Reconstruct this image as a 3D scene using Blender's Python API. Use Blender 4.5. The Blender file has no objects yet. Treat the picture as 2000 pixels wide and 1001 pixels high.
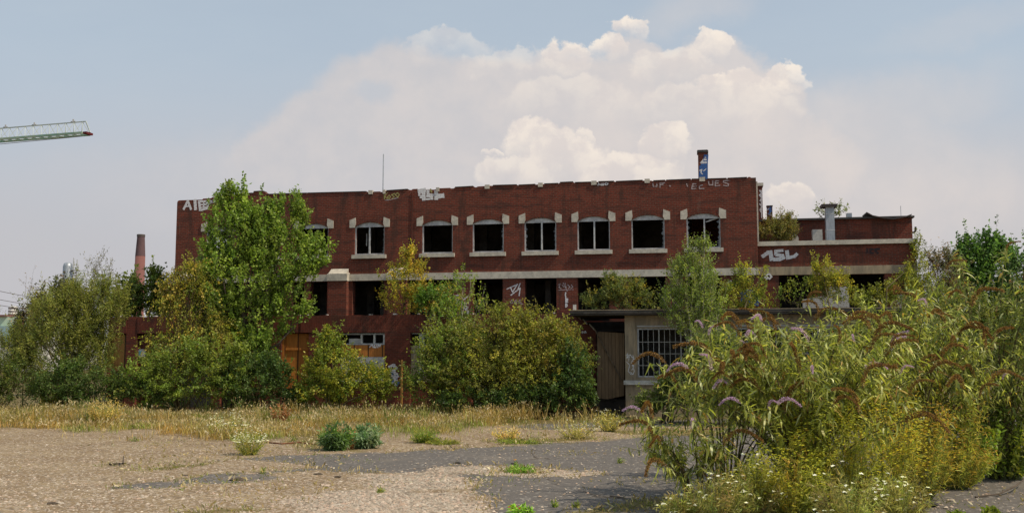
import bpy, bmesh, math
import numpy as np
from mathutils import Vector, Matrix
RND = np.random.default_rng(11)
SC = bpy.context.scene
COL = SC.collection
rad = math.radians

# ------------------------------------------------------------------ camera
F = 1900.0            # focal length in photo pixels (photo 2000 x 1001)
H = 2.35
TILT = rad(5.7)
cam_d = bpy.data.cameras.new('camera')
cam_d.sensor_width = 36.0
cam_d.lens = F / 2000.0 * 36.0
cam_d.clip_start = 0.1
cam_d.clip_end = 8000
cam = bpy.data.objects.new('camera', cam_d)
COL.objects.link(cam)
cam.location = (0, 0, H)
cam.rotation_euler = (rad(90) + TILT, 0, 0)
SC.camera = cam
SC.view_settings.view_transform = 'Standard'
SC.view_settings.look = 'None'
SC.view_settings.exposure = 0.0
SC.view_settings.gamma = 1.0
SC.cycles.max_bounces = 6
SC.cycles.transparent_max_bounces = 6

def ray(px, py):
    u = (px - 1000.0) / F; v = (500.5 - py) / F
    return np.array((u, math.cos(TILT) - v * math.sin(TILT), math.sin(TILT) + v * math.cos(TILT)))
def at(px, py, Y):                      # point of the place seen at a pixel, Y metres away
    r = ray(px, py); t = Y / r[1]
    return np.array((r[0] * t, Y, H + r[2] * t))
def gnd(px, py):
    r = ray(px, py); t = -H / r[2]
    return np.array((r[0] * t, r[1] * t, 0.0))
def project(x, y, z):
    dy = y; dz = z - H
    fw = dy * math.cos(TILT) + dz * math.sin(TILT)
    up = -dy * math.sin(TILT) + dz * math.cos(TILT)
    fw = np.maximum(fw, 1e-3)
    return 1000 + F * x / fw, 500.5 - F * up / fw

TH = rad(10.8); Y0 = 42.0               # the facade: its plane passes (0, 42), right end nearer
E1 = np.array((math.cos(TH), -math.sin(TH), 0)); NN = np.array((math.sin(TH), math.cos(TH), 0))
def BL(px, py, d=0.0):                  # pixel -> (s, z) on the plane d metres behind the facade
    r = ray(px, py); t = (d + Y0 * NN[1]) / (r[0] * NN[0] + r[1] * NN[1])
    p = r * t
    return (p[0] * E1[0] + (p[1] - Y0) * E1[1], H + p[2])
def BW(s, d, z=0.0):                    # building coordinates -> world
    p = np.array((0, Y0, 0)) + s * E1 + d * NN; p[2] = z
    return p

# ------------------------------------------------------------------ sun and sky
SUN_AZ = rad(112)      # clockwise from +Y (camera looks along +Y): from the right, a little from behind the camera
SUN_EL = rad(50)
to_sun = Vector((math.sin(SUN_AZ) * math.cos(SUN_EL), math.cos(SUN_AZ) * math.cos(SUN_EL), math.sin(SUN_EL)))
sd = bpy.data.lights.new('sun', 'SUN'); sd.energy = 3.9; sd.angle = rad(1.0); sd.color = (1.0, 0.87, 0.68)
sun = bpy.data.objects.new('sun', sd); COL.objects.link(sun)
sun.rotation_euler = to_sun.to_track_quat('Z', 'Y').to_euler()

class NT:
    """tiny helper round a node tree"""
    def __init__(s, nt): s.nt = nt
    def n(s, typ, **kw):
        nd = s.nt.nodes.new(typ)
        for k, v in kw.items():
            if k.startswith('_'):
                setattr(nd, k[1:], v)
        return nd
    def link(s, a, b): s.nt.links.new(a, b)
    def put(s, sock, v):
        if isinstance(v, bpy.types.NodeSocket): s.link(v, sock)
        elif v is not None:
            if sock.type == 'RGBA' and not isinstance(v, (int, float)): v = tuple(v)[:3] + (1.0,)
            sock.default_value = v
    def math(s, op, a, b=None, c=None, clamp=False):
        nd = s.n('ShaderNodeMath', _operation=op, _use_clamp=clamp)
        s.put(nd.inputs[0], a)
        if b is not None: s.put(nd.inputs[1], b)
        if c is not None: s.put(nd.inputs[2], c)
        return nd.outputs[0]
    def vmath(s, op, a, b=None, scale=None):
        nd = s.n('ShaderNodeVectorMath', _operation=op)
        s.put(nd.inputs[0], a)
        if b is not None: s.put(nd.inputs[1], b)
        if scale is not None: s.put(nd.inputs['Scale'], scale)
        return nd.outputs['Value'] if op in ('LENGTH', 'DOT_PRODUCT', 'DISTANCE') else nd.outputs[0]
    def noise(s, vec, scale, detail=4, rough=0.55, color=False, dist=0.0):
        nd = s.n('ShaderNodeTexNoise')
        if vec is not None: s.link(vec, nd.inputs['Vector'])
        nd.inputs['Scale'].default_value = scale; nd.inputs['Detail'].default_value = detail
        nd.inputs['Roughness'].default_value = rough; nd.inputs['Distortion'].default_value = dist
        return nd.outputs['Color'] if color else nd.outputs[0]
    def ss(s, v, lo, hi, a=0.0, b=1.0):
        nd = s.n('ShaderNodeMapRange', _interpolation_type='SMOOTHSTEP')
        s.put(nd.inputs['Value'], v)
        s.put(nd.inputs['From Min'], lo); s.put(nd.inputs['From Max'], hi)
        s.put(nd.inputs['To Min'], a); s.put(nd.inputs['To Max'], b)
        return nd.outputs['Result']
    def mix(s, f, a, b, mode='MIX'):
        nd = s.n('ShaderNodeMix', _data_type='RGBA', _blend_type=mode)
        s.put(nd.inputs[0], f); s.put(nd.inputs[6], a); s.put(nd.inputs[7], b)
        return nd.outputs[2]
    def sep(s, v):
        nd = s.n('ShaderNodeSeparateXYZ'); s.link(v, nd.inputs[0]); return nd.outputs
    def comb(s, x, y, z=0.0):
        nd = s.n('ShaderNodeCombineXYZ')
        s.put(nd.inputs[0], x); s.put(nd.inputs[1], y); s.put(nd.inputs[2], z)
        return nd.outputs[0]

def make_world():
    w = bpy.data.worlds.new('World'); SC.world = w; w.use_nodes = True
    w.node_tree.nodes.clear(); T = NT(w.node_tree)
    tc = T.n('ShaderNodeTexCoord').outputs['Generated']
    x, y, z = T.sep(tc)[:3]
    yy = T.math('MAXIMUM', y, 0.12)
    a = T.math('DIVIDE', x, yy); b = T.math('DIVIDE', z, yy)
    P = T.comb(a, b, 0.0)
    n1 = T.noise(P, 9.0, 9, 0.62, color=True)
    wob = T.vmath('SCALE', T.vmath('SUBTRACT', n1, (0.5, 0.5, 0.5)), scale=0.085)
    Ps = T.vmath('ADD', P, wob)
    n2 = T.noise(P, 26.0, 9, 0.60, color=True)
    Pc = T.vmath('ADD', P, T.vmath('SCALE', T.vmath('SUBTRACT', n2, (0.5, 0.5, 0.5)), scale=0.045))
    n3 = T.noise(P, 62.0, 6, 0.55, color=True)
    Pc = T.vmath('ADD', Pc, T.vmath('SCALE', T.vmath('SUBTRACT', n3, (0.5, 0.5, 0.5)), scale=0.016))
    def ell(vec, px, py, rx, ry, rot=0.0):
        r = ray(px, py); c = (r[0] / r[1], r[2] / r[1])
        d = T.vmath('SUBTRACT', vec, (c[0], c[1], 0.0))
        if rot:
            m = T.n('ShaderNodeVectorRotate', _rotation_type='Z_AXIS')
            T.link(d, m.inputs['Vector']); m.inputs['Angle'].default_value = rad(-rot); d = m.outputs[0]
        return T.vmath('MULTIPLY', d, (F / rx, F / ry, 0.0))
    soft = None
    for e in [(800, 205, 215, 132, 0, 1), (640, 270, 215, 112, 25, 1), (960, 220, 250, 128, 0, 1), (1120, 215, 210, 130, 0, 1),
              (1300, 205, 215, 130, 0, 1), (1450, 225, 150, 100, 0, 1), (1245, 110, 75, 60, 0, .9), (1390, 150, 110, 85, 0, .9), (900, 345, 520, 125, 0, .9), (1350, 335, 400, 140, 0, 1.0),
              (1640, 260, 260, 110, 8, .7), (1760, 205, 260, 75, 12, .5), (1360, 12, 120, 60, 20, .4), (460, 350, 400, 110, 0, .5), (1900, 50, 210, 40, 12, .2), (1700, 380, 520, 190, 0, .8)]:
        d = T.vmath('LENGTH', ell(Ps, *e[:5]))
        lo, hi = (1.10, 0.78) if e[5] >= .9 else (1.3, 0.2)
        v = T.math('MULTIPLY', T.ss(d, lo, hi), e[5])
        soft = v if soft is None else T.math('MAXIMUM', soft, v)
    hole = T.ss(T.vmath('LENGTH', ell(Ps, 740, 172, 42, 22)), 1.4, 0.5)
    soft = T.math('MULTIPLY', soft, T.math('SUBTRACT', 1.0, T.math('MULTIPLY', hole, 0.4)))
    crisp = None
    for e in [(1112, 118, 56, 46, 1), (1230, 62, 40, 31, 1), (1190, 100, 40, 36, .95), (1396, 96, 44, 32, .95),
              (1532, 160, 42, 44, 1), (1450, 172, 110, 36, .9), (870, 100, 95, 40, .38), (1010, 130, 110, 40, .45), (1310, 130, 80, 50, .6), (1120, 200, 140, 60, .4), (1400, 215, 180, 60, .5), (1050, 285, 80, 50, .9),
              (1110, 320, 90, 60, .8), (1300, 285, 62, 50, .8), (1225, 345, 110, 52, .75), (960, 300, 20, 10, .7), (1545, 385, 52, 42, .75),
              (1000, 345, 80, 45, .6), (1140, 270, 28, 26, .7)]:
        q = ell(Pc, *e[:4])
        d = T.vmath('LENGTH', q)
        al = T.math('MULTIPLY', T.ss(d, 1.05, 0.84), T.ss(T.sep(q)[1], -0.95, 0.75))
        al = T.math('MULTIPLY', al, e[4])
        crisp = al if crisp is None else T.math('MAXIMUM', crisp, al)
    sky = T.n('ShaderNodeTexSky', _sky_type='NISHITA', _sun_disc=False, _sun_elevation=SUN_EL, _sun_rotation=SUN_AZ,
              _air_density=1.0, _dust_density=1.6, _ozone_density=1.3, _altitude=100)
    skyc = T.vmath('SCALE', sky.outputs[0], scale=0.125)
    # pale veil of high haze: thicker low down
    veil = T.ss(b, 0.42, 0.05, 0.72, 0.97)
    vn = T.noise(T.vmath('MULTIPLY', P, (1.5, 4.5, 1.0)), 2.2, 6, 0.6)
    veil = T.math('ADD', veil, T.math('MULTIPLY', T.math('SUBTRACT', vn, 0.5), 0.22), clamp=True)
    base = T.mix(veil, skyc, T.mix(T.ss(b, 0.10, 0.36), (0.540, 0.530, 0.555), (0.525, 0.600, 0.665)))
    mott = T.noise(P, 14.0, 8, 0.6)
    lumps = T.noise(T.vmath('ADD', P, wob), 30.0, 5, 0.5)
    softc = T.mix(T.math('ADD', T.ss(mott, 0.30, 0.72, 0.05, 0.50), T.ss(a, -0.25, 0.25, 0.0, 0.4), clamp=True), (0.565, 0.56, 0.585), (0.765, 0.685, 0.64))
    base = T.mix(T.math('MULTIPLY', soft, 0.88), base, softc)
    bright = T.mix(T.ss(lumps, 0.38, 0.62), (0.78, 0.70, 0.655), (1.0, 0.885, 0.76))
    base = T.mix(T.math('MULTIPLY', crisp, 0.86), base, bright)
    bg = T.n('ShaderNodeBackground'); T.link(base, bg.inputs[0]); bg.inputs[1].default_value = 1.0
    out = T.n('ShaderNodeOutputWorld'); T.link(bg.outputs[0], out.inputs[0])
make_world()

# ------------------------------------------------------------------ materials
def newmat(name):
    m = bpy.data.materials.new(name); m.use_nodes = True; m.node_tree.nodes.clear()
    return m, NT(m.node_tree)
def finish(T, col, rough=0.85, bump=None, bstr=0.3, bdist=0.02, metal=0.0, spec=0.3):
    p = T.n('ShaderNodeBsdfPrincipled')
    T.put(p.inputs['Base Color'], col); T.put(p.inputs['Roughness'], rough); p.inputs['Metallic'].default_value = metal
    p.inputs['Specular IOR Level'].default_value = spec
    if bump is not None:
        bn = T.n('ShaderNodeBump'); bn.inputs['Strength'].default_value = bstr; bn.inputs['Distance'].default_value = bdist
        T.put(bn.inputs['Height'], bump); T.link(bn.outputs[0], p.inputs['Normal'])
    o = T.n('ShaderNodeOutputMaterial'); T.link(p.outputs[0], o.inputs[0])
def brick_uv(T, vertical=False):
    tc = T.n('ShaderNodeTexCoord').outputs['Object']
    x, y, z = T.sep(tc)[:3]
    u = T.math('ADD', x, y)
    return tc, (T.comb(z, u, 0) if vertical else T.comb(u, z, 0))
def mat_brick(name, c1, c2, mortar, soot=0.5, vertical=False, mort=0.012, tint=(0.21, 0.065, 0.04)):
    m, T = newmat(name); tc, uv = brick_uv(T, vertical)
    b = T.n('ShaderNodeTexBrick', _offset=0.5); T.link(uv, b.inputs['Vector'])
    b.inputs['Scale'].default_value = 1.0; b.inputs['Brick Width'].default_value = 0.23; b.inputs['Row Height'].default_value = 0.078
    b.inputs['Mortar Size'].default_value = mort; b.inputs['Mortar Smooth'].default_value = 0.3; b.inputs['Bias'].default_value = -0.1
    b.inputs['Color1'].default_value = c1 + (1,); b.inputs['Color2'].default_value = c2 + (1,); b.inputs['Mortar'].default_value = mortar + (1,)
    c = b.outputs['Color']
    st = T.noise(T.vmath('MULTIPLY', tc, (0.5, 0.5, 3.2)), 1.3, 7, 0.65)
    c = T.mix(T.ss(st, 0.45, 0.72, 0.0, soot), c, (0.045, 0.032, 0.028))
    n2 = T.noise(tc, 0.55, 6, 0.6)
    c = T.mix(T.ss(n2, 0.52, 0.75, 0.0, 0.45), c, tint)
    n3 = T.noise(T.vmath('MULTIPLY', tc, (4.0, 4.0, 0.45)), 1.2, 5, 0.6)   # runs of dirt
    c = T.mix(T.ss(n3, 0.60, 0.78, 0.0, 0.35), c, (0.20, 0.15, 0.12))
    n5 = T.noise(T.vmath('MULTIPLY', tc, (1.6, 1.6, 0.35)), 1.0, 7, 0.7)
    c = T.mix(T.ss(n5, 0.50, 0.64, 0.0, 0.70), c, (0.060, 0.036, 0.028))
    n6 = T.noise(T.vmath('MULTIPLY', tc, (0.9, 0.9, 1.8)), 2.0, 8, 0.75)
    c = T.mix(T.ss(n6, 0.58, 0.68, 0.0, 0.45), c, (0.27, 0.12, 0.07))
    n4 = T.noise(tc, 11.0, 3, 0.6)
    c = T.mix(T.ss(n4, 0.3, 0.75, 0.0, 0.40), c, (0.05, 0.02, 0.016))
    finish(T, c, 0.9, b.outputs['Fac'], 0.5, -0.01, spec=0.15)
    return m
def mat_rough(name, ca, cb, scale=3.0, stain=(0.05, 0.045, 0.04), stamt=0.4, rough=0.85, bscale=25, bstr=0.25, metal=0.0, stretch=(1, 1, 1), spec=0.25):
    m, T = newmat(name); tc = T.n('ShaderNodeTexCoord').outputs['Object']
    v = T.vmath('MULTIPLY', tc, stretch)
    c = T.mix(T.ss(T.noise(v, scale, 6, 0.6), 0.35, 0.65), ca, cb)
    c = T.mix(T.ss(T.noise(v, scale * 2.7, 7, 0.7), 0.52, 0.74, 0.0, stamt), c, stain)
    finish(T, c, rough, T.noise(tc, bscale, 4, 0.6), bstr, 0.01, metal, spec)
    return m
def mat_paint_on_brick(name, ca, wear=0.42, back=(0.13, 0.035, 0.025)):
    m, T = newmat(name); tc, uv = brick_uv(T)
    b = T.n('ShaderNodeTexBrick', _offset=0.5); T.link(uv, b.inputs['Vector'])
    b.inputs['Scale'].default_value = 1.0; b.inputs['Brick Width'].default_value = 0.23; b.inputs['Row Height'].default_value = 0.078
    b.inputs['Mortar Size'].default_value = 0.012; b.inputs['Mortar Smooth'].default_value = 0.2
    f = T.math('MULTIPLY', b.outputs['Fac'], 0.45)
    wn = T.ss(T.noise(tc, 9.0, 5, 0.7), 1 - wear - 0.1, 1 - wear + 0.12, 0, 0.85)
    f = T.math('MAXIMUM', f, wn)
    finish(T, T.mix(f, ca, back), 0.7)
    return m
def mat_wood(name, ca, cb, dark, board=0.14, horizontal=False):
    m, T = newmat(name); tc = T.n('ShaderNodeTexCoord').outputs['Object']
    x, y, z = T.sep(tc)[:3]
    u = T.math('ADD', x, y)
    if horizontal: u, z = z, u
    k = T.math('DIVIDE', u, board); fr = T.math('FRACT', k); fl = T.math('FLOOR', k)
    wn = T.n('ShaderNodeTexWhiteNoise', _noise_dimensions='1D'); T.link(fl, wn.inputs['W'])
    g = T.noise(T.comb(T.math('MULTIPLY', u, 14.0), T.math('MULTIPLY', z, 1.1), wn.outputs[0]), 2.0, 6, 0.65)
    c = T.mix(T.ss(g, 0.3, 0.7), ca, cb)
    c = T.mix(T.math('MULTIPLY', wn.outputs[0], 0.45), c, dark)
    gap = T.math('LESS_THAN', fr, 0.09)
    c = T.mix(T.math('MULTIPLY', gap, 0.85), c, (0.015, 0.012, 0.01))
    finish(T, c, 0.8, g, 0.3)
    return m
def mat_leaf(name='leaf', trans=0.42, rough=0.5, gain=2.6):
    m, T = newmat(name)
    at_ = T.n('ShaderNodeAttribute', _attribute_name='col')
    col = T.vmath('SCALE', at_.outputs['Color'], scale=gain)
    p = T.n('ShaderNodeBsdfPrincipled'); T.link(col, p.inputs['Base Color']); p.inputs['Roughness'].default_value = rough
    p.inputs['Specular IOR Level'].default_value = 0.35
    tr = T.n('ShaderNodeBsdfTranslucent'); T.put(tr.inputs[0], T.mix(1.0, col, (1.25, 1.35, 0.7), 'MULTIPLY'))
    mx = T.n('ShaderNodeMixShader'); mx.inputs[0].default_value = trans
    T.link(p.outputs[0], mx.inputs[1]); T.link(tr.outputs[0], mx.inputs[2])
    o = T.n('ShaderNodeOutputMaterial'); T.link(mx.outputs[0], o.inputs[0])
    return m
def mat_attr(name, rough=0.85, spec=0.2):
    m, T = newmat(name)
    at_ = T.n('ShaderNodeAttribute', _attribute_name='col')
    finish(T, at_.outputs['Color'], rough, spec=spec)
    return m
MAT = {}
MAT['brick'] = mat_brick('brick', (0.215, 0.047, 0.027), (0.130, 0.032, 0.020), (0.165, 0.095, 0.07), 0.72)
MAT['brick_red'] = mat_brick('brick_red', (0.175, 0.044, 0.027), (0.12, 0.034, 0.022), (0.15, 0.07, 0.05), 0.65, mort=0.008)
MAT['brick_soldier'] = mat_brick('brick_soldier', (0.17, 0.042, 0.026), (0.12, 0.033, 0.022), (0.15, 0.07, 0.05), 0.65, vertical=True, mort=0.008)
MAT['brick_white'] = mat_paint_on_brick('white_painted_brick', (0.55, 0.55, 0.55), 0.30, back=(0.15, 0.07, 0.06))
MAT['stone'] = mat_rough('stone', (0.58, 0.53, 0.44), (0.43, 0.395, 0.335), 4, (0.12, 0.105, 0.085), 0.65)
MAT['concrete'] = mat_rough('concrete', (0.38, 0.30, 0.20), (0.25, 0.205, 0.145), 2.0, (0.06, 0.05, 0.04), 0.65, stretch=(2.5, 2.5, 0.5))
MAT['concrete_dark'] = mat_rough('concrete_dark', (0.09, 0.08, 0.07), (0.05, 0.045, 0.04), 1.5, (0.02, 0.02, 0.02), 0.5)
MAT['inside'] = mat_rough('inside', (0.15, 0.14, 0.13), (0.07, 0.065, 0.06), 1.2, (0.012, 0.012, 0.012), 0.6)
MAT['tar'] = mat_rough('tar', (0.045, 0.043, 0.042), (0.07, 0.065, 0.06), 3, (0.02, 0.02, 0.02), 0.5, rough=0.7)
MAT['frame'] = mat_rough('frame', (0.55, 0.56, 0.56), (0.36, 0.36, 0.37), 6, (0.14, 0.10, 0.08), 0.5, rough=0.6)
MAT['zinc'] = mat_rough('zinc', (0.40, 0.43, 0.47), (0.28, 0.31, 0.34), 2.5, (0.16, 0.13, 0.12), 0.5, rough=0.45, metal=0.35, stretch=(3, 3, 0.7))
MAT['white'] = mat_rough('white', (0.62, 0.61, 0.57), (0.45, 0.44, 0.42), 5, (0.2, 0.17, 0.14), 0.45, rough=0.5)
MAT['rust'] = mat_rough('rust', (0.20, 0.075, 0.03), (0.11, 0.045, 0.025), 8, (0.05, 0.03, 0.02), 0.5)
MAT['darkmetal'] = mat_rough('darkmetal', (0.07, 0.06, 0.06), (0.10, 0.08, 0.07), 5, (0.03, 0.03, 0.03), 0.4, rough=0.5)
MAT['copper'] = mat_rough('copper', (0.11, 0.16, 0.14), (0.07, 0.08, 0.075), 5, (0.03, 0.03, 0.03), 0.4, rough=0.6)
MAT['door'] = mat_wood('door', (0.34, 0.225, 0.13), (0.23, 0.155, 0.09), (0.12, 0.085, 0.06))
MAT['wood'] = mat_wood('wood', (0.24, 0.18, 0.12), (0.15, 0.11, 0.075), (0.10, 0.08, 0.06), 0.3)
MAT['orange'] = mat_wood('orange', (0.62, 0.24, 0.045), (0.42, 0.15, 0.03), (0.22, 0.08, 0.03), 0.62)
MAT['ochre'] = mat_wood('ochre', (0.50, 0.27, 0.06), (0.36, 0.18, 0.05), (0.22, 0.12, 0.05), 0.8)
MAT['g_white'] = mat_paint_on_brick('graffiti_white', (0.72, 0.72, 0.73), 0.26)
MAT['g_thin'] = mat_paint_on_brick('graffiti_thin_white', (0.66, 0.64, 0.65), 0.34)
MAT['g_faint'] = mat_paint_on_brick('graffiti_faint', (0.42, 0.36, 0.36), 0.45)
MAT['g_yellow'] = mat_paint_on_brick('graffiti_yellow', (0.36, 0.34, 0.12), 0.42)
MAT['g_black'] = mat_paint_on_brick('graffiti_black', (0.015, 0.015, 0.018), 0.4)
MAT['g_blue'] = mat_paint_on_brick('graffiti_blue', (0.03, 0.13, 0.36), 0.32)
MAT['g_cyan'] = mat_paint_on_brick('graffiti_cyan', (0.10, 0.40, 0.48), 0.35)
MAT['leaf'] = mat_leaf('leaf')
MAT['leaf_shiny'] = mat_leaf('leaf_shiny', 0.45, 0.42, 2.55)
MAT['petal'] = mat_leaf('petal', 0.3, 0.7, 1.3)
MAT['grassy'] = mat_leaf('grassy', 0.35, 0.7, 1.5)
MAT['shed_bar'] = mat_rough('shed_bar', (0.42, 0.42, 0.40), (0.26, 0.25, 0.23), 6, (0.10, 0.07, 0.05), 0.5, rough=0.6)
MAT['weedleaf'] = mat_leaf('weedleaf', 0.45, 0.55, 3.0)
MAT['bark'] = mat_rough('bark', (0.12, 0.09, 0.065), (0.07, 0.055, 0.04), 6, (0.03, 0.025, 0.02), 0.5, stretch=(3, 3, 1))
MAT['birch_bark'] = mat_rough('birch_bark', (0.42, 0.38, 0.33), (0.28, 0.24, 0.20), 6, (0.04, 0.035, 0.03), 0.7, stretch=(1, 1, 4))
MAT['stem'] = mat_rough('stem', (0.13, 0.11, 0.055), (0.10, 0.075, 0.04), 6, (0.06, 0.04, 0.03), 0.4)
MAT['greenstem'] = mat_rough('greenstem', (0.17, 0.20, 0.06), (0.12, 0.14, 0.05), 6, (0.12, 0.09, 0.04), 0.4)
MAT['pebble'] = mat_attr('pebble')
MAT['green_steel'] = mat_rough('green_steel', (0.20, 0.36, 0.27), (0.36, 0.45, 0.34), 0.6, (0.2, 0.2, 0.18), 0.4, rough=0.6)
MAT['pale_steel'] = mat_rough('pale_steel', (0.50, 0.55, 0.50), (0.40, 0.46, 0.44), 0.6, (0.3, 0.3, 0.28), 0.4, rough=0.6)
MAT['red'] = mat_rough('red', (0.12, 0.015, 0.02), (0.09, 0.015, 0.02), 3)
MAT['mint'] = mat_rough('mint', (0.42, 0.56, 0.42), (0.50, 0.62, 0.50), 0.5, (0.3, 0.35, 0.3), 0.4, rough=0.7)
MAT['teal'] = mat_rough('teal', (0.20, 0.30, 0.32), (0.26, 0.36, 0.37), 0.5, (0.2, 0.22, 0.22), 0.4, rough=0.6)
MAT['stack'] = mat_rough('stack', (0.21, 0.085, 0.07), (0.17, 0.075, 0.068), 0.3, (0.08, 0.05, 0.05), 0.5, bstr=0.1)
MAT['stackdark'] = mat_rough('stackdark', (0.13, 0.075, 0.08), (0.10, 0.065, 0.07), 0.3, (0.08, 0.05, 0.05), 0.5, bstr=0.1)
MAT['glassy'] = mat_rough('glassy', (0.10, 0.11, 0.12), (0.05, 0.055, 0.06), 4, (0.03, 0.03, 0.03), 0.4, rough=0.15, bstr=0.02, spec=0.8)
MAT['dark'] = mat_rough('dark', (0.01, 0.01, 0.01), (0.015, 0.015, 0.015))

# ------------------------------------------------------------------ mesh helpers
class MB:
    def __init__(s): s.v = []; s.f = []
    def quad(s, a, b, c, d):
        n = len(s.v); s.v += [tuple(a), tuple(b), tuple(c), tuple(d)]; s.f.append((n, n + 1, n + 2, n + 3)); return s
    def box(s, x0, x1, y0, y1, z0, z1):
        n = len(s.v)
        s.v += [(x0, y0, z0), (x1, y0, z0), (x1, y1, z0), (x0, y1, z0), (x0, y0, z1), (x1, y0, z1), (x1, y1, z1), (x0, y1, z1)]
        s.f += [(n + i for i in q) for q in ((0, 3, 2, 1), (4, 5, 6, 7), (0, 1, 5, 4), (1, 2, 6, 5), (2, 3, 7, 6), (3, 0, 4, 7))]
        s.f[-6:] = [tuple(q) for q in s.f[-6:]]
        return s
    def prism(s, poly, y0, y1):       # poly of (x, z), extruded along y
        n = len(s.v); k = len(poly)
        s.v += [(p[0], y0, p[1]) for p in poly] + [(p[0], y1, p[1]) for p in poly]
        s.f.append(tuple(range(n, n + k))); s.f.append(tuple(range(n + 2 * k - 1, n + k - 1, -1)))
        for i in range(k):
            j = (i + 1) % k; s.f.append((n + i, n + k + i, n + k + j, n + j))
        return s
    def bar(s, a, b, w, h=None):      # square bar between two points
        h = h or w; a = Vector(a); b = Vector(b); d = (b - a).normalized()
        u = d.cross(Vector((0, 0, 1)))
        if u.length < 1e-3: u = Vector((1, 0, 0))
        u.normalize(); v = d.cross(u)
        n = len(s.v)
        for p in (a, b):
            for su, sv in ((-1, -1), (1, -1), (1, 1), (-1, 1)):
                s.v.append(tuple(p + u * su * w / 2 + v * sv * h / 2))
        s.f += [(n, n + 1, n + 2, n + 3), (n + 7, n + 6, n + 5, n + 4)] + [(n + i, n + 4 + i, n + 4 + (i + 1) % 4, n + (i + 1) % 4) for i in range(4)]
        return s
    def tube(s, pts, r, k=8, cap=True):
        pts = [Vector(p) for p in pts]; m = len(pts)
        if not hasattr(r, '__len__'): r = [r] * m
        n0 = len(s.v)
        d0 = (pts[1] - pts[0]).normalized(); u = d0.cross(Vector((0.13, 0.31, 0.94)))
        if u.length < 1e-2: u = d0.cross(Vector((1, 0, 0)))
        u.normalize()
        for i, p in enumerate(pts):
            d = (pts[min(i + 1, m - 1)] - pts[max(i - 1, 0)]).normalized()
            u = (u - d * u.dot(d)).normalized(); w = d.cross(u)
            for j in range(k):
                a = 2 * math.pi * j / k
                s.v.append(tuple(p + (u * math.cos(a) + w * math.sin(a)) * r[i]))
        for i in range(m - 1):
            for j in range(k):
                a = n0 + i * k + j; b = n0 + i * k + (j + 1) % k
                s.f.append((a, b, b + k, a + k))
        if cap:
            s.f.append(tuple(range(n0 + k - 1, n0 - 1, -1))); s.f.append(tuple(range(n0 + (m - 1) * k, n0 + m * k)))
        return s
    def build(s, name, mat, parent=None, smooth=False, label=None, loc=None):
        me = bpy.data.meshes.new(name); me.from_pydata(s.v, [], s.f); me.update()
        if smooth: me.shade_smooth()
        return link(name, me, mat, parent, label, loc)

def link(name, me, mat, parent=None, label=None, loc=None):
    if mat is not None:
        me.materials.append(MAT[mat] if isinstance(mat, str) else mat)
    o = bpy.data.objects.new(name, me); COL.objects.link(o)
    if parent is not None: o.parent = parent
    if label: o['label'] = label
    if loc is not None: o.location = loc
    return o
def tag(o, label=None, cat=None, group=None, kind=None):
    if label: o['label'] = label
    if cat: o['category'] = cat
    if group: o['group'] = group
    if kind: o['kind'] = kind
    return o
def thing(name, label, cat, loc=(0, 0, 0), rz=0.0, group=None):
    o = bpy.data.objects.new(name, None); COL.objects.link(o); o.empty_display_size = 0.3
    o.location = tuple(float(c) for c in loc); o.rotation_euler = (0, 0, rz)
    return tag(o, label, cat, group)

def wall_mesh(name, outline, holes, d0, d1, mat, parent, axis='x', label=None):
    """an upright slab in building coordinates with openings cut in it; outline and holes are lists of (s, z)"""
    cu = bpy.data.curves.new(name, 'CURVE'); cu.dimensions = '2D'; cu.fill_mode = 'BOTH'; cu.extrude = abs(d1 - d0) / 2
    for poly in [outline] + list(holes):
        sp = cu.splines.new('POLY'); sp.points.add(len(poly) - 1)
        for i, p in enumerate(poly): sp.points[i].co = (p[0], p[1], 0, 1)
        sp.use_cyclic_u = True
    ob = bpy.data.objects.new(name, cu); COL.objects.link(ob)
    dg = bpy.context.evaluated_depsgraph_get(); dg.update()
    me = bpy.data.meshes.new_from_object(ob.evaluated_get(dg))
    bpy.data.objects.remove(ob); bpy.data.curves.remove(cu)
    n = len(me.vertices); co = np.empty(n * 3, np.float32); me.vertices.foreach_get('co', co); co = co.reshape(-1, 3)
    mid = (d0 + d1) / 2
    if axis == 'x': new = np.stack([co[:, 0], mid + co[:, 2], co[:, 1]], 1)
    else: new = np.stack([mid + co[:, 2], co[:, 0], co[:, 1]], 1)
    me.vertices.foreach_set('co', new.reshape(-1).astype(np.float32)); me.update()
    bm = bmesh.new(); bm.from_mesh(me); bmesh.ops.remove_doubles(bm, verts=bm.verts, dist=1e-4)
    bmesh.ops.recalc_face_normals(bm, faces=bm.faces); bm.to_mesh(me); bm.free()
    me.materials.clear()
    for p in me.polygons: p.use_smooth = False
    return link(name, me, mat, parent, label)
def rect(x0, x1, z0, z1): return [(x0, z0), (x1, z0), (x1, z1), (x0, z1)]

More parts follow.
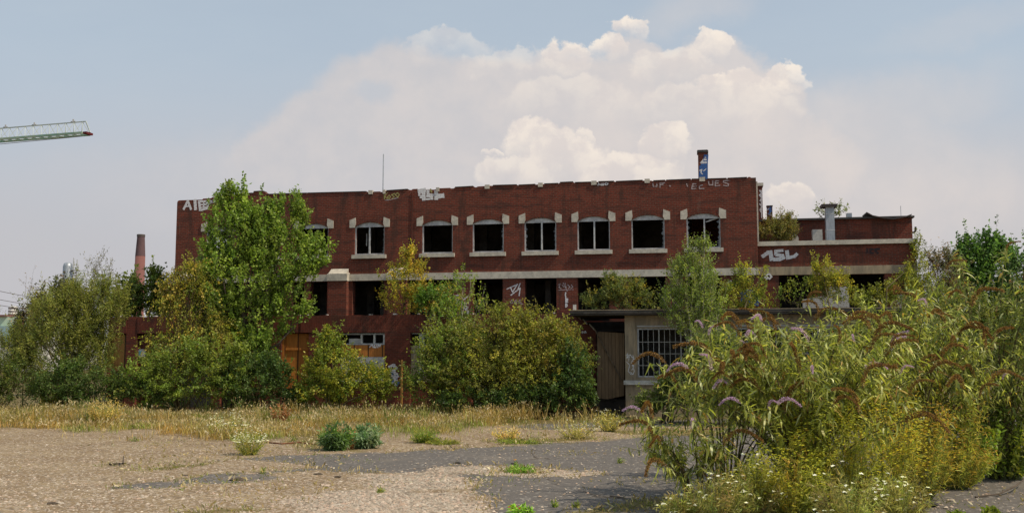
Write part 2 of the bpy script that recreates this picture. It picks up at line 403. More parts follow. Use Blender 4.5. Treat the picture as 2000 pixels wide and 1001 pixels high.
def fast_mesh(name, V, quads, cols=None, tris=None):
    """V (n,3); quads (m,4) int; cols (n,3)"""
    me = bpy.data.meshes.new(name)
    V = np.ascontiguousarray(V, np.float32); quads = np.ascontiguousarray(quads, np.int32)
    nq = len(quads); k = quads.shape[1]
    me.vertices.add(len(V)); me.vertices.foreach_set('co', V.reshape(-1))
    me.loops.add(nq * k); me.loops.foreach_set('vertex_index', quads.reshape(-1))
    me.polygons.add(nq); me.polygons.foreach_set('loop_start', np.arange(nq, dtype=np.int32) * k)
    try: me.polygons.foreach_set('loop_total', np.full(nq, k, np.int32))
    except Exception: pass
    if cols is not None:
        ca = me.color_attributes.new('col', 'FLOAT_COLOR', 'POINT')
        c4 = np.ones((len(V), 4), np.float32); c4[:, :3] = cols
        ca.data.foreach_set('color', c4.reshape(-1))
    me.update(calc_edges=True)
    return me
def unit(v): return v / (np.linalg.norm(v, axis=-1, keepdims=True) + 1e-9)

def leaf_arrays(P, D, N, L, W, C, segs=1, curl=0.0):
    """leaves: base P, direction D, face normal N, length L, width W, colour C; returns V, Q, cols"""
    n = len(P); D = unit(D); S = unit(np.cross(D, N)); N = unit(np.cross(S, D))
    L = np.broadcast_to(L, (n,))[:, None]; W = np.broadcast_to(W, (n,))[:, None]
    if segs == 1:
        V = np.stack([P, P + D * L * 0.45 + S * W / 2 + N * W * 0.12, P + D * L - N * L * 0.12, P + D * L * 0.45 - S * W / 2 + N * W * 0.12], 1)
        Q = np.arange(n * 4).reshape(n, 4)
        return V.reshape(-1, 3), Q, np.repeat(C, 4, 0)
    # curved lance-shaped leaf
    prof = [(0.0, 0.10), (0.3, 1.0), (0.65, 0.78), (1.0, 0.04)]
    rows = []
    for t, w in prof:
        c = P + D * L * t * (1 - 0.25 * curl * t) - N * L * (curl * t * t)
        rows.append(c - S * W * w / 2); rows.append(c + S * W * w / 2)
    V = np.stack(rows, 1)
    q = []
    for i in range(3): q.append(np.array([2 * i, 2 * i + 1, 2 * i + 3, 2 * i + 2]))
    Q = (np.arange(n)[:, None, None] * 8 + np.stack(q)[None]).reshape(-1, 4)
    return V.reshape(-1, 3), Q, np.repeat(C, 8, 0)
def palette(n, cols, jit=0.18, rng=RND):
    cols = np.array(cols); w = rng.random((n, len(cols))) ** 3; w /= w.sum(1, keepdims=True)
    c = w @ cols
    return np.clip(c * (1 + jit * rng.standard_normal((n, 1))), 0.004, 1)
def ribbon_arrays(A, B, w):
    """thin three-sided twigs from A to B (arrays)"""
    D = unit(B - A); R = unit(np.cross(D, RND.standard_normal(D.shape))); S = np.cross(D, R)
    w = np.broadcast_to(w, (len(A),))[:, None]
    rows = []
    for P, k in ((A, 1.0), (B, 0.45)):
        for j in range(3):
            a = 2 * math.pi * j / 3; rows.append(P + (R * math.cos(a) + S * math.sin(a)) * w * k)
    V = np.stack(rows, 1)
    q = np.array([[0, 1, 4, 3], [1, 2, 5, 4], [2, 0, 3, 5]])
    Q = (np.arange(len(A))[:, None, None] * 6 + q[None]).reshape(-1, 4)
    return V.reshape(-1, 3), Q
class Bulk:
    def __init__(s): s.V = []; s.Q = []; s.C = []; s.n = 0
    def add(s, V, Q, C=None):
        s.V.append(V); s.Q.append(Q + s.n); s.n += len(V)
        s.C.append(C if C is not None else np.zeros((len(V), 3)))
    def mesh(s, name, cols=True):
        return fast_mesh(name, np.concatenate(s.V), np.concatenate(s.Q), np.concatenate(s.C) if cols else None)
# ================================================================== THE FACTORY: main block
R_B = -TH
def strokes(name, lines, w, mat, parent, d=0.0, label=None, px=True):
    """painted letters: polylines given on the wall plane; every segment a thin skin of paint"""
    m = MB(); k = 0
    for ln in lines:
        ww = w
        if isinstance(ln[0], (int, float)): ww = ln[0]; ln = ln[1:]
        pts = [BL(a, b, d) for a, b in ln] if px else ln
        for (x0, z0), (x1, z1) in zip(pts[:-1], pts[1:]):
            dx, dz = x1 - x0, z1 - z0; L = math.hypot(dx, dz) + 1e-6; dx /= L; dz /= L
            hx, hz = -dz * ww / 2, dx * ww / 2; e = ww * 0.35
            y = d - 0.006 - 0.0006 * (k % 9); k += 1
            m.quad((x0 - dx * e + hx, y, z0 - dz * e + hz), (x0 - dx * e - hx, y, z0 - dz * e - hz),
                   (x1 + dx * e - hx, y, z1 + dz * e - hz), (x1 + dx * e + hx, y, z1 + dz * e + hz))
    return m.build(name, mat, parent, label=label)

B = thing('factory_building', 'long derelict red brick factory block with empty arched upper windows and graffiti', 'building', (0, Y0, 0), R_B)
top_px = [(345, 396), (347, 392.5), (350, 391), (395, 389.6), (397, 387.5), (412, 386.8), (418, 383), (427, 382), (470, 379), (494, 377.5),
          (495, 374.5), (515, 373.5), (519, 376), (520, 380), (600, 377.5), (716, 374.5), (719, 376), (728, 375.5), (730, 374), (742, 373.6), (744, 374.8), (752, 374.4), (754, 372.8), (797, 370),
          (799, 371), (804, 370.8), (806, 369), (815, 368.5), (819, 371), (832, 370.5), (850, 370), (852, 368.5), (858, 367.5), (879, 366.6),
          (881, 368), (886, 367.6), (888, 366.2), (925, 364.3), (927, 365.8), (931, 365.4), (933, 364), (947, 363.2), (962, 362.6), (1010, 361.3), (1012, 362), (1046, 360.4), (1062, 359.6), (1091, 358.6), (1093, 356.8), (1120, 355.6),
          (1122, 357), (1155, 356), (1168, 355.3), (1200, 354.4), (1202, 355), (1256, 352.6), (1272, 352.6), (1275, 353.6), (1300, 352.5), (1350, 350.4), (1380, 350), (1420, 348.8), (1460, 347), (1461.5, 345.4), (1465, 345.4), (1467, 347), (1476, 346.6)]
top = [BL(a, b) for a, b in top_px]
S0, S1 = -15.93, 10.36
top = [(S0, top[0][1])] + top[1:-1] + [(S1, top[-1][1])]
WIN = [8.17, 5.86, 3.55, 1.24, -1.07, -3.36, -6.49, -9.14, -11.45, -13.72]
WHW = 0.70; WZ0, WZ1, WZC = 6.74, 8.02, 8.21
def arch(c, hw=WHW, z0=WZ0, z1=WZ1, zc=WZC, n=8):
    pts = [(c - hw, z0), (c + hw, z0), (c + hw, z1)]
    for i in range(1, n):
        t = 1 - 2 * i / n
        pts.append((c + hw * t, z1 + (zc - z1) * (1 - t * t)))
    return pts + [(c - hw, z1)]
MID = [(-15.0, -14.05), (-13.4, -12.7), (-12.3, -10.5), (-10.1, -9.55), (-9.25, -8.45), (-7.25, -5.78), (-4.62, -2.64), (-1.72, -0.41), (0.56, 1.94), (2.85, 4.2), (5.13, 6.56), (7.4, 8.83)]
outline = [(S0, 0), (S1, 0)] + top[::-1]
holes = [arch(c) for c in WIN] + [rect(a, b, 3.72, 5.58) for a, b in MID] + [rect(3.0, 5.6, 0.1, 3.70)]
wall_mesh('front_wall', outline, holes, 0.0, 0.38, 'brick', B)
DEPTH = 13.0
wall_mesh('end_wall', [(0.38, 0), (DEPTH, 0), (DEPTH, 9.2), (0.38, 9.45)], [rect(0.9, 2.3, 6.7, 8.2), rect(3.0, 5.0, 6.7, 8.2), rect(6.2, 8.2, 6.7, 8.2)], S0, S0 + 0.38, 'brick', B, axis='y')
wall_mesh('end_wall', [(0.38, 0), (DEPTH, 0), (DEPTH, 9.3), (0.38, 9.6)], [], S1 - 0.38, S1, 'brick', B, axis='y')
MB().box(S0, S1, DEPTH, DEPTH + 0.4, 0, 9.2).build('back_wall', 'brick', B)
MB().box(S0 + 0.39, S1 - 0.39, 0.39, DEPTH - 0.01, 8.75, 8.95).build('roof', 'tar', B)
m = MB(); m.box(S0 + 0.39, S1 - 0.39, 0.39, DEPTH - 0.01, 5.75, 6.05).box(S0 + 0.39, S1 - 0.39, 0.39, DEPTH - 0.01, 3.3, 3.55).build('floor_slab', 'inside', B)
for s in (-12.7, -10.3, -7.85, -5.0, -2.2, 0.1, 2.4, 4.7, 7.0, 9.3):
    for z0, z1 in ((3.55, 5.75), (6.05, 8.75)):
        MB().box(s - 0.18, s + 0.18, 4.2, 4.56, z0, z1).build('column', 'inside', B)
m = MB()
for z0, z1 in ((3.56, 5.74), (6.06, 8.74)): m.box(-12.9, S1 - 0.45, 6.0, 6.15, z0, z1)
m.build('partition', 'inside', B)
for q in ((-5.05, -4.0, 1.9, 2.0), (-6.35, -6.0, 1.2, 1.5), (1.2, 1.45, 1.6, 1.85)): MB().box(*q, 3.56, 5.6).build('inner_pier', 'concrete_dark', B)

# windows: a metal frame each, with its stone sill and two corner stones
MULL = {0: 'bar', 1: None, 2: 'bar', 3: 'bar', 4: None, 5: None, 6: 'bar', 7: None, 8: 'bar', 9: 'grid'}
for i, c in enumerate(WIN):
    m = MB(); y0, y1 = 0.07, 0.14
    hw = WHW - 0.003; t = 0.05
    up = arch(c, hw, WZ0 + .003, WZ1, WZC - .003, 10)[2:]
    zs = WZ1 - 0.0
    m.prism([(c + hw, zs - 0.03)] + up + [(c - hw, zs - 0.03)], y0, y1)                    # curved head panel
    m.box(c - hw, c - hw + t, y0, y1, WZ0, zs - 0.03).box(c + hw - t * 0.8, c + hw, y0, y1, WZ0, zs - 0.03)
    m.box(c - hw + t, c + hw - t * .8, y0, y1, WZ0 + .003, WZ0 + 0.06)
    w = m.build('window', 'frame', B)
    MB().box(c - 0.80, c + 0.80, -0.10, 0.30, WZ0 - 0.17, WZ0 - 0.002).build('sill', 'stone', w)
    for sg in (-1, 1):
        poly = [(c + sg * 0.66, 8.05), (c + sg * 0.86, 7.99 if i % 3 else 7.97), (c + sg * 0.93, 8.0), (c + sg * 0.93, 8.30), (c + sg * 0.62, 8.43)]
        poly = [(c + sg * 0.705, 7.97), (c + sg * 0.94, 7.97), (c + sg * 0.94, 8.31), (c + sg * 0.66, 8.42), (c + sg * 0.64, 8.12)]
        if sg < 0: poly = poly[::-1]
        MB().prism(poly, -0.035, 0.1).build('corner_stone', 'stone', w)
    if i in (0, 3, 6, 4, 1):
        g = MB(); zz = WZ0 + 0.07
        while zz < WZ1 - 0.2:
            h_ = RND.uniform(0.08, 0.28)
            for sg in ((-1, 1) if i in (0, 3) else (1,)):
                xa = c + sg * (WHW - 0.05); g.prism([(xa, zz), (xa, min(zz + h_, WZ1 - .1)), (xa - sg * RND.uniform(0.03, 0.11), zz + h_ * 0.4)][::(1 if sg < 0 else -1)], y0 + 0.03, y0 + 0.036)
            zz += h_ + 0.002
        g.build('broken_glass', 'glassy', w)
    # ring of upright bricks over the arch
    m = MB(); n = 22
    for k in range(n):
        t0 = 1 - 2 * (k + 0.06) / n; t1 = 1 - 2 * (k + 0.94) / n
        f = lambda t, o: (c + 0.66 * t * (1 + o * 0.03), WZ1 + 0.005 + (WZC - WZ1) * (1 - t * t) + o)
        m.prism([f(t0, 0.0), f(t1, 0.0), f(t1, 0.26), f(t0, 0.26)], -0.012, 0.05)
    m.build('brick_arch', 'brick', w)
    if MULL[i] == 'bar':
        q = {2: 0.03, 3: 0.06, 0: 0.04}.get(i, -0.02)
        MB().box(c + q - 0.03, c + q + 0.03, y0 - 0.01, y1 + 0.01, WZ0 + 0.061, zs - 0.031).build('mullion', 'frame', w)
        if i == 0:
            MB().bar((c + 0.10, 0.18, 7.86), (c + 0.62, 0.16, 8.02), 0.05).build('broken_bar', 'frame', w)
        if i == 6:
            MB().bar((c - 0.30, 0.5, 7.2), (c - 0.30, 0.5, 7.75), 0.04).build('broken_bar', 'frame', w)
    elif MULL[i] == 'grid':
        g = MB()
        for dx in (-0.35, 0, 0.35): g.box(c + dx - 0.02, c + dx + 0.02, y0, y1, WZ0 + .061, zs - 0.031)
        for dz in (7.1, 7.45, 7.75): g.box(c - 0.64, c + 0.64, y0 + .02, y1 - .02, dz - 0.02, dz + 0.02)
        g.build('mullion', 'darkmetal', w)
# stone band, pilasters and their sloping caps
MB().box(S0 - 0.03, S1 + 0.012, -0.07, 0.10, 5.582, 5.88).build('stone_band', 'stone', B)
for a, b in ((-15.96, -14.95), (-8.30, -7.42), (-5.52, -4.66)):
    MB().box(a, b, -0.30, -0.004, 2.5, 5.57).build('pilaster', 'brick', B)
    m = MB(); n = len(m.v)
    m.prism([(a - 0.03, 5.572), (b + 0.03, 5.572), (b + 0.03, 5.95), (a - 0.03, 5.95)], -0.36, -0.0)
    m.v[0:4] = [(x, -0.36, z if z < 5.8 else 5.88) for x, y, z in m.v[0:4]]
    m.v += [(a + 0.02, -0.34, 5.89), (b - 0.02, -0.34, 5.89), (b - 0.02, -0.02, 6.13), (a + 0.05, -0.02, 6.13), (a + 0.02, -0.02, 5.89), (b - 0.02, -0.02, 5.89)]
    m.f += [(8, 9, 10, 11), (8, 11, 12), (9, 13, 10), (8, 12, 13, 9)]
    m.build('pilaster_cap', 'stone', B)
# thin dark coping with gaps and the pale blocks left on it
for (x0, z0), (x1, z1) in zip(top[3:-1], top[4:]):
    if x1 - x0 > 0.5 and RND.random() < 0.95:
        MB().prism([(x0 + 0.02, z0 + 0.002), (x1 - 0.02, z1 + 0.002), (x1 - 0.02, z1 + 0.035), (x0 + 0.02, z0 + 0.035)], -0.03, 0.40).build('coping', 'tar', B)
m = MB()
for p0, p1, q in ((720, 728, 373), (748, 753, 372), (852, 858, 367.5), (947, 956, 362.3), (1051, 1060, 358.5), (1155, 1165, 354.6), (1259, 1269, 350.8), (1366, 1377, 347.5), (418, 424, 382)):
    (x0, z), (x1, _) = BL(p0, q), BL(p1, q)
    MB().box(x0, x1, -0.045, 0.16, z - 0.15, z + 0.03).build('coping_block', 'stone', B)
x, z = BL(806, 380)
MB().box(x - 0.045, x + 0.035, -0.03, -0.002, 5.89, 9.5).build('expansion_strip', 'brick_soldier', B)
# chimney on the roof, painted
(cx0, cz1), (cx1, _) = BL(1363, 293, 1.6), BL(1381, 293, 1.6)
ch = MB().box(cx0, cx1, 1.6, 2.05, 8.9, cz1 - 0.12).build('chimney', 'brick', B)
MB().box(cx0 - 0.04, cx1 + 0.05, 1.55, 2.12, cz1 - 0.12, cz1 - 0.03).box(cx0 - 0.02, cx1 + 0.02, 1.57, 2.1, cz1 - 0.032, cz1 + 0.0).build('chimney_cap', 'tar', ch)
MB().box(cx1 + 0.002, cx1 + 0.010, 1.62, 2.03, 9.3, cz1 - 0.16).build('paint', 'g_cyan', ch)
strokes('paint', [(0.24, (1374, 322), (1372, 349)), (0.20, (1379, 305), (1378, 316)), (0.18, (1370, 326), (1369, 345)), (0.2, (1378, 322), (1378, 350))], .2, 'g_blue', ch, 1.6)
strokes('paint', [(0.07, (1369, 318), (1378, 307), (1376, 312), (1379, 312)), (0.09, (1371, 317.5), (1379, 317)), (0.05, (1367, 333), (1371, 331), (1369, 337), (1372, 340)), (0.07, (1369, 351), (1377, 350.5)), (.04, (1374, 334), (1379, 330), (1376, 338))], .06, 'g_white', ch, 1.6)
x, z = BL(749, 301, 0.6)
MB().tube([(x, 0.6, 8.9), (x, 0.6, z)], [0.030, 0.022], 6).build('lightning_rod', 'zinc', B)
# stair tower behind the right end, its side covered in paint
(tx, tz) = BL(1488.5, 357, 4.0)
st = MB().box(tx - 3.2, tx, 4.0, 8.5, 6.2, tz - 0.14).build('stair_tower', 'brick', B)
MB().box(tx - 3.25, tx + 0.05, 3.95, 8.55, tz - 0.139, tz).build('coping', 'stone', st)
strokes('paint', [(0.07, (1484, 372), (1488, 376), (1484, 381), (1488, 386), (1485, 392)), (0.06, (1484, 398), (1488, 403), (1484.5, 410), (1488, 416)), (0.05, (1487.5, 372), (1487.5, 425))], .06, 'g_thin', st, 4.0)
m = MB(); m.box(S1 + 0.005, S1 + 0.06, 0.05, 0.12, 6.95, 9.5).build('downpipe', 'stone', B)
# window graffiti, letters as they stand on the parapet
strokes('graffiti_lettering', [((359, 408), (367, 392), (373, 408)), (0.07, (362, 403), (371, 402)), (0.15, (381, 391), (382, 408)), (0.12, (389, 394), (391, 410)), (0.10, (388, 393.5), (402, 393), (407, 399), (404, 407), (393, 410)),
                          (0.07, (389, 400), (403, 399)), (0.06, (389, 405), (402, 404)), (0.06, (398, 393), (398, 409)), (0.045, (410, 396), (412, 391), (414, 394), (411, 397)), (0.045, (419, 389), (416, 391), (420, 393), (416, 395.5))], 0.11, 'g_white', B)
strokes('graffiti_lettering', [((750, 376), (751, 388)), ((757, 376), (751, 383), (757, 388)), ((760, 381), (757, 385), (760, 388), (763, 384), (760, 381)), ((771, 378), (765, 380), (770, 384), (766, 388)), ((777, 376), (772, 380), (777, 385), (780, 380), (776, 376))], 0.045, 'g_yellow', B)
strokes('graffiti_lettering', [((752, 391), (762, 390), (778, 386))], 0.035, 'g_faint', B)
strokes('graffiti_lettering', [(0.2, (819, 373.5), (829, 371.5)), (0.18, (827, 372), (828, 389)), (0.1, (820, 375), (819, 381)), (0.14, (822, 384), (829, 384)), (0.09, (826, 389.5), (845, 388)), (0.13, (836, 371.5), (836, 379)), (0.10, (836, 380), (846, 380.5)), (0.12, (843, 381), (843, 388)), (0.10, (834, 383), (845, 384)),
                          (0.17, (852, 374), (852, 388)), (0.10, (850, 386.5), (866, 384)), (0.06, (866, 378), (867, 386)), (0.13, (856, 381), (864, 381))], 0.12, 'g_white', B)
strokes('graffiti_lettering', [(0.07, (841, 369.5), (843, 375))], 0.1, 'g_yellow', B)
strokes('graffiti_lettering', [((1168, 362), (1169, 357.5), (1172, 361)), ((1174, 358.5), (1177, 358.3), (1177, 361.5), (1174, 361.7), (1174, 358.5)), ((1179, 362), (1179, 358), (1183, 361), (1183, 357)), ((1185, 357), (1188, 358.5), (1185, 361)), ], 0.035, 'g_white', B)
strokes('graffiti_lettering', [((1275, 358), (1276, 364), (1283, 364), (1283, 358)), ((1289, 366), (1289, 358), (1298, 357)), ((1289, 361), (1295, 360)), (.06, (1308, 362.5), (1309, 363.5)), ((1341, 359), (1343, 364)), ((1352, 362), (1351, 369), (1359, 368)), ((1359, 359), (1353, 359), (1353, 364), (1360, 363.5)), ((1372, 361), (1366, 363), (1366, 368), (1375, 368)),
                          ((1384, 354), (1385, 361), (1392, 361), (1392, 353)), ((1404, 353), (1397, 353.5), (1397, 363), (1406, 362)), ((1397, 358), (1403, 357.5)), ((1424, 352), (1413, 353), (1413, 356), (1423, 359), (1422, 363), (1413, 362))], 0.045, 'g_faint', B)
# the tags on the piers of the middle floor
strokes('graffiti_lettering', [((990, 564), (1011, 555)), ((997, 560), (1001, 570), (1010, 556)), ((998, 576), (1016, 562), (1014, 577)), ((1016, 553), (1011, 566))], 0.05, 'g_thin', B)
strokes('graffiti_lettering', [((1001, 585), (997, 588), (998, 592), (1002, 591), (1001, 588)), ((1009, 585), (1005, 588), (1006, 592), (1010, 591), (1008, 588)), ((1016, 585), (1013, 588), (1014, 591), (1018, 590), (1016, 588)), ((1017, 593), (1021, 593))], 0.04, 'g_faint', B)
strokes('graffiti_lettering', [((1105, 571), (1104, 577)), ((1105, 578), (1105, 583), (1109, 583)), ((1109, 585), (1105, 585), (1105, 590), (1109, 589)), ((1105, 587.5), (1108, 587)), ((1105, 593), (1105, 599), (1108, 597), (1107, 593), (1105, 593))], 0.05, 'g_white', B)
strokes('graffiti_lettering', [((1090, 556), (1094, 554), (1092, 561), (1096, 563)), ((1098, 556), (1101, 560), (1104, 553), (1106, 562)), ((1109, 556), (1113, 560), (1110, 563)), ((1116, 556), (1119, 560), (1115, 563)), ((1091, 566), (1120, 565)), ((1100, 552), (1108, 568))], 0.035, 'g_faint', B)
strokes('graffiti_lettering', [((890, 577), (899, 575)), ((890, 592), (898, 583)), ((896, 592), (902, 580)), ((902, 594), (909, 604), (914, 600), (905, 594), (911, 592)), ((903, 586), (913, 579)), ((912, 604), (914, 611)), ((906, 600), (915, 608))], 0.06, 'g_thin', B)
strokes('graffiti_lettering', [((1420, 552), (1428, 548), (1430, 556), (1422, 558)), ((1436, 556), (1446, 549))], 0.05, 'g_thin', B)
(x0, z1), (x1, z0) = BL(1446, 568), BL(1482, 596)
strokes('graffiti_lettering', [(0.30, (1450, 572), (1476, 578)), (0.28, (1452, 584), (1478, 590)), (0.26, (1466, 570), (1458, 592))], 0.2, 'g_blue', B)
strokes('graffiti_lettering', [(1449, 566), (1460, 569), (1474, 573), (1480, 581)] and [((1449, 567), (1462, 566), (1474, 572), (1480, 583)), ((1452, 578), (1463, 582), (1471, 588))], 0.07, 'g_cyan', B)

# ================================================================== low front range
A = thing('factory_annexe', 'low red brick front range with a deep plain parapet and boarded openings behind the bushes', 'building', (0, Y0, 0), R_B)
AD = -2.5; AX0, AX1 = -17.57, 4.05
def AL(px, py, d=AD): return BL(px, py, d)
slope = [AL(1118, 613), AL(1126, 617), AL(1137, 624), AL(1150, 634), AL(1164, 645)]
AX1 = slope[-1][0]
oh = [(-17.45, -16.72), (-16.15, -14.9), (-14.4, -12.6), (-12.2, -11.0), (-10.4, -9.0), (-6.95, -4.88), (-3.82, -1.9), (-1.3, 0.5), (1.1, 2.2)]
oh = [(AL(213, 700)[0], AL(245, 700)[0]), (AL(266, 700)[0], AL(300, 700)[0]), (-14.3, -12.6), (-12.2, -11.0), (AL(549, 700)[0], AL(602, 700)[0]), (AL(664, 700)[0], AL(751, 700)[0]), (AL(801, 700)[0], AL(870, 700)[0]), (-1.2, 0.6), (1.1, 2.2)]
par = []
k = 0
xs = np.linspace(AX0 - .0, AL(1115, 613)[0], 70)
for x in xs: par.append((x, 3.945 + RND.uniform(-0.012, 0.02)))
outl = [(AX0, 0), (AX1, 0)] + slope[::-1] + par[::-1]
wall_mesh('front_wall', outl, [rect(a, b, 0.05, 3.22) for a, b in oh], AD, AD + 0.35, 'brick_red', A)
for a, b in [(AX0 + .05, AL(245, 700)[0]), (AL(266, 700)[0], -8.75), (-8.6, AL(752, 640)[0]), (AL(801, 640)[0], AL(1115, 640)[0])]:
    MB().box(a, b, AD - 0.022, AD - 0.002, 3.235, 3.93).build('soldier_course', 'brick_soldier', A)
m = MB()
for x in np.arange(AX0 + 0.2, 2.6, 0.21):
    if RND.random() < 0.30:
        w = RND.uniform(0.05, 0.16); m.box(x, x + w, AD + 0.02, AD + 0.2, 3.96, 3.985 + RND.uniform(0, 0.03))
m.build('coping_chips', 'white', A)
m = MB()
for (x0, z0), (x1, z1) in zip(slope[1:-1], slope[2:]):
    m.prism([(x0 + .02, z0), (x1 - .06, z1), (x1 - .06, z1 + 0.05), (x0 + .02, z0 + 0.05)], AD - 0.03, AD + 0.3)
m.build('broken_edge', 'stone', A)
MB().box(AX0, 2.9, AD + 0.36, -0.31, 3.55, 3.72).build('roof', 'tar', A)
MB().box(AX0 + 0.001, AX0 + 0.3, AD + 0.36, 6.0, 0.0, 3.9).build('end_wall', 'brick_red', A)
MB().box(AX0 + 0.31, S0 - 0.01, 5.6, 5.9, 0.0, 3.9).build('back_wall', 'brick_red', A)
MB().box(AX0 + 0.31, S0 - 0.01, -0.3, 5.59, 3.6, 3.75).build('roof', 'tar', A)
x0, z0 = AL(277, 612, 0); MB().box(S0 - 1.6, S0 - 0.06, 1.0, 3.5, 3.76, 4.05).build('roof_edge', 'concrete', A)
# what fills the openings
def infill(i, z0, z1, mat, name, y=AD + 0.16, x0=None, x1=None, th=0.05, parent=None):
    a, b = oh[i]; a = a if x0 is None else x0; b = b if x1 is None else x1
    return MB().box(a + 0.003, b - 0.003, y, y + th, z0, z1).build(name, mat, parent or A)
infill(0, 1.6, 3.19, 'ochre', 'board'); infill(0, 0.05, 1.59, 'brick_red', 'infill_wall')
infill(1, 0.05, 3.2, 'brick_red', 'infill_wall')
(q0, w1), (q1, w0) = AL(264, 681, AD - .01), AL(280, 696, AD - .01)
sg = MB().box(oh[1][0] + 0.01, oh[1][0] + 0.36, AD + 0.10, AD + 0.13, w0, w1).build('notice_board', 'white', A)
MB().box(oh[1][0] + 0.06, oh[1][0] + 0.2, AD + 0.094, AD + 0.099, w0 + 0.08, w1 - 0.08).build('notice', 'g_cyan', sg)
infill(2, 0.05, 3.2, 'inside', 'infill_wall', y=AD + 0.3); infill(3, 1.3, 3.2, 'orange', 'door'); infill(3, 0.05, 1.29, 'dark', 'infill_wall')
dr = infill(4, 0.9, 3.19, 'orange', 'door', y=AD + 0.12)
a, b = oh[4]
MB().box(a + .01, a + 0.13, AD + 0.06, AD + 0.119, 0.9, 3.17).box(a + .14, b - .01, AD + 0.07, AD + 0.119, 2.50, 2.6).build('rail', 'orange', dr)
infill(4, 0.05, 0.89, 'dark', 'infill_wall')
# window with paper-white panes over an orange board and whitewashed bricks
a, b = oh[5]
w = MB().box(a, b, AD + 0.14, AD + 0.2, 2.72, 2.78).box(a, b, AD + 0.14, AD + 0.2, 3.14, 3.2).build('window', 'frame', A)
m = MB()
for q in (706, 731, 750): x, _ = AL(q, 660, AD + .1); m.box(x - 0.05, x + 0.03, AD + 0.13, AD + 0.21, 2.781, 3.139)
m.build('mullion', 'white', w)
MB().box(a + .3, b - 1.1, AD + 0.23, AD + 0.25, 2.79, 2.98).build('pane', 'white', w)
infill(5, 2.22, 2.71, 'orange', 'board', y=AD + 0.1)
strokes('graffiti_lettering', [((722, 677), (727, 672), (729, 678)), ((732, 673), (730, 677), (734, 678), (736, 673)), ((738, 678), (739, 672), (742, 676), (744, 671))], 0.05, 'g_white', A, AD + 0.1)
infill(5, 1.2, 2.21, 'brick_white', 'infill_wall', y=AD + 0.08); infill(5, 0.05, 1.19, 'brick_red', 'infill_wall', y=AD + 0.08)
a, b = oh[6]
w = MB().box(a, b, AD + 0.14, AD + 0.2, 3.16, 3.21).box(a + 0.34, a + 0.55, AD + 0.14, AD + 0.2, 2.3, 3.159).box(a + .56, b, AD + .15, AD + .19, 2.68, 2.74).build('window', 'frame', A)
MB().box(a + 0.003, a + 0.33, AD + 0.10, AD + 0.13, 1.2, 2.68).box(a + 0.56, b, AD + 0.10, AD + 0.13, 1.2, 2.62).build('board', 'concrete', A)
MB().box(a + 0.34, a + 0.55, AD + .1, AD + .13, 1.2, 2.29).build('board', 'frame', A)
infill(6, 0.05, 1.19, 'brick_red', 'infill_wall')
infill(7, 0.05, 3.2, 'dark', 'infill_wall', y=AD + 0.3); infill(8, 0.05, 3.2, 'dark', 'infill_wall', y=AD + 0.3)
MB().box(AX0 + 0.31, AX1, AD + 1.6, AD + 1.7, 0, 3.5).build('partition', 'inside', A)
strokes('graffiti_lettering', [(0.10, (760, 716), (768, 712), (775, 718), (765, 724), (776, 730)), (0.09, (762, 730), (770, 738), (778, 734)), (0.08, (760, 744), (768, 748), (776, 742)), (.1, (770, 712), (772, 750))], 0.1, 'g_thin', A, AD)
strokes('graffiti_lettering', [(0.2, (766, 740), (776, 748)), (0.2, (762, 722), (775, 735))], 0.1, 'g_blue', A, AD)
strokes('graffiti_lettering', [((1137, 647), (1139, 648), (1137, 649.5)), ((1141, 649), (1143, 646.5), (1144.5, 649))], 0.05, 'g_white', A, AD)
(px_, pz) = AL(785, 702, AD - 0.35)
tag(MB().box(px_ - 0.035, px_ + 0.03, AD - 0.36, AD - 0.30, 0.0, pz).build('painted_post', 'ochre', loc=BW(0, 0)), 'thin orange wooden post standing against the brick pier with white scribbles', 'post').rotation_euler = (0, 0, R_B)

# ================================================================== loading shed with a flat canopy
D = thing('loading_shed', 'flat roofed concrete loading shed with barred windows and a dark open bay', 'building', (0, Y0, 0), R_B)
CD = -4.5
(cxa, cza), (cxb, czb) = BL(1113, 608, CD), BL(1762, 602, CD)
m = MB()
xs = np.linspace(cxa, cxb, 24)
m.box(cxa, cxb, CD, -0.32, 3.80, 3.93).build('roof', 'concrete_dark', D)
m = MB()
for u, v in zip(xs[:-1], xs[1:]):
    dz = RND.uniform(-0.012, 0.012)
    m.prism([(u + .004, 3.87 + dz), (v - .004, 3.87 + dz + RND.uniform(-.01, .01)), (v - .004, 3.965 + dz), (u + .004, 3.965 + dz + RND.uniform(-.01, .01))], CD - 0.05, CD - 0.004)
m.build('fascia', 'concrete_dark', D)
MB().box(cxa - .01, cxb + .01, CD - 0.06, CD + 0.2, 3.972, 4.0).build('roof_edge', 'concrete', D)
m = MB(); x, z = BL(1122, 597, CD + .15)
m.box(x - 0.05, x + 0.06, CD + 0.1, CD + 0.2, 4.001, z + 0.05).build('vent_pipe', 'white', D)
PX0, PX1 = BL(1221, 700, CD + .5)[0], BL(1245, 700, CD + .5)[0]
PD = CD + 0.5
wz1 = BL(1270, 640, PD)[1]; wz0 = BL(1270, 736, PD)[1]
wA = (PX1, BL(1352, 700, PD)[0]); wB = (BL(1438, 700, PD)[0], BL(1540, 700, PD)[0]); wC = (BL(1555, 700, PD)[0], BL(1655, 700, PD)[0])
EX = cxb - 0.4
wall_mesh('front_wall', rect(PX0, EX, 0, 3.79), [rect(a, b, wz0, wz1) for a, b in (wA, wB, wC)], PD, PD + 0.3, 'concrete', D)
MB().box(PX0, PX1 - 0.06, PD - 0.04, PD - 0.003, wz0 - 0.25, 3.79).build('pier', 'concrete', D)
MB().box(PX0 - .06, wA[1] + .1, PD - 0.10, PD - 0.045, wz0 - 0.28, wz0 - 0.12).build('sill', 'white', D)
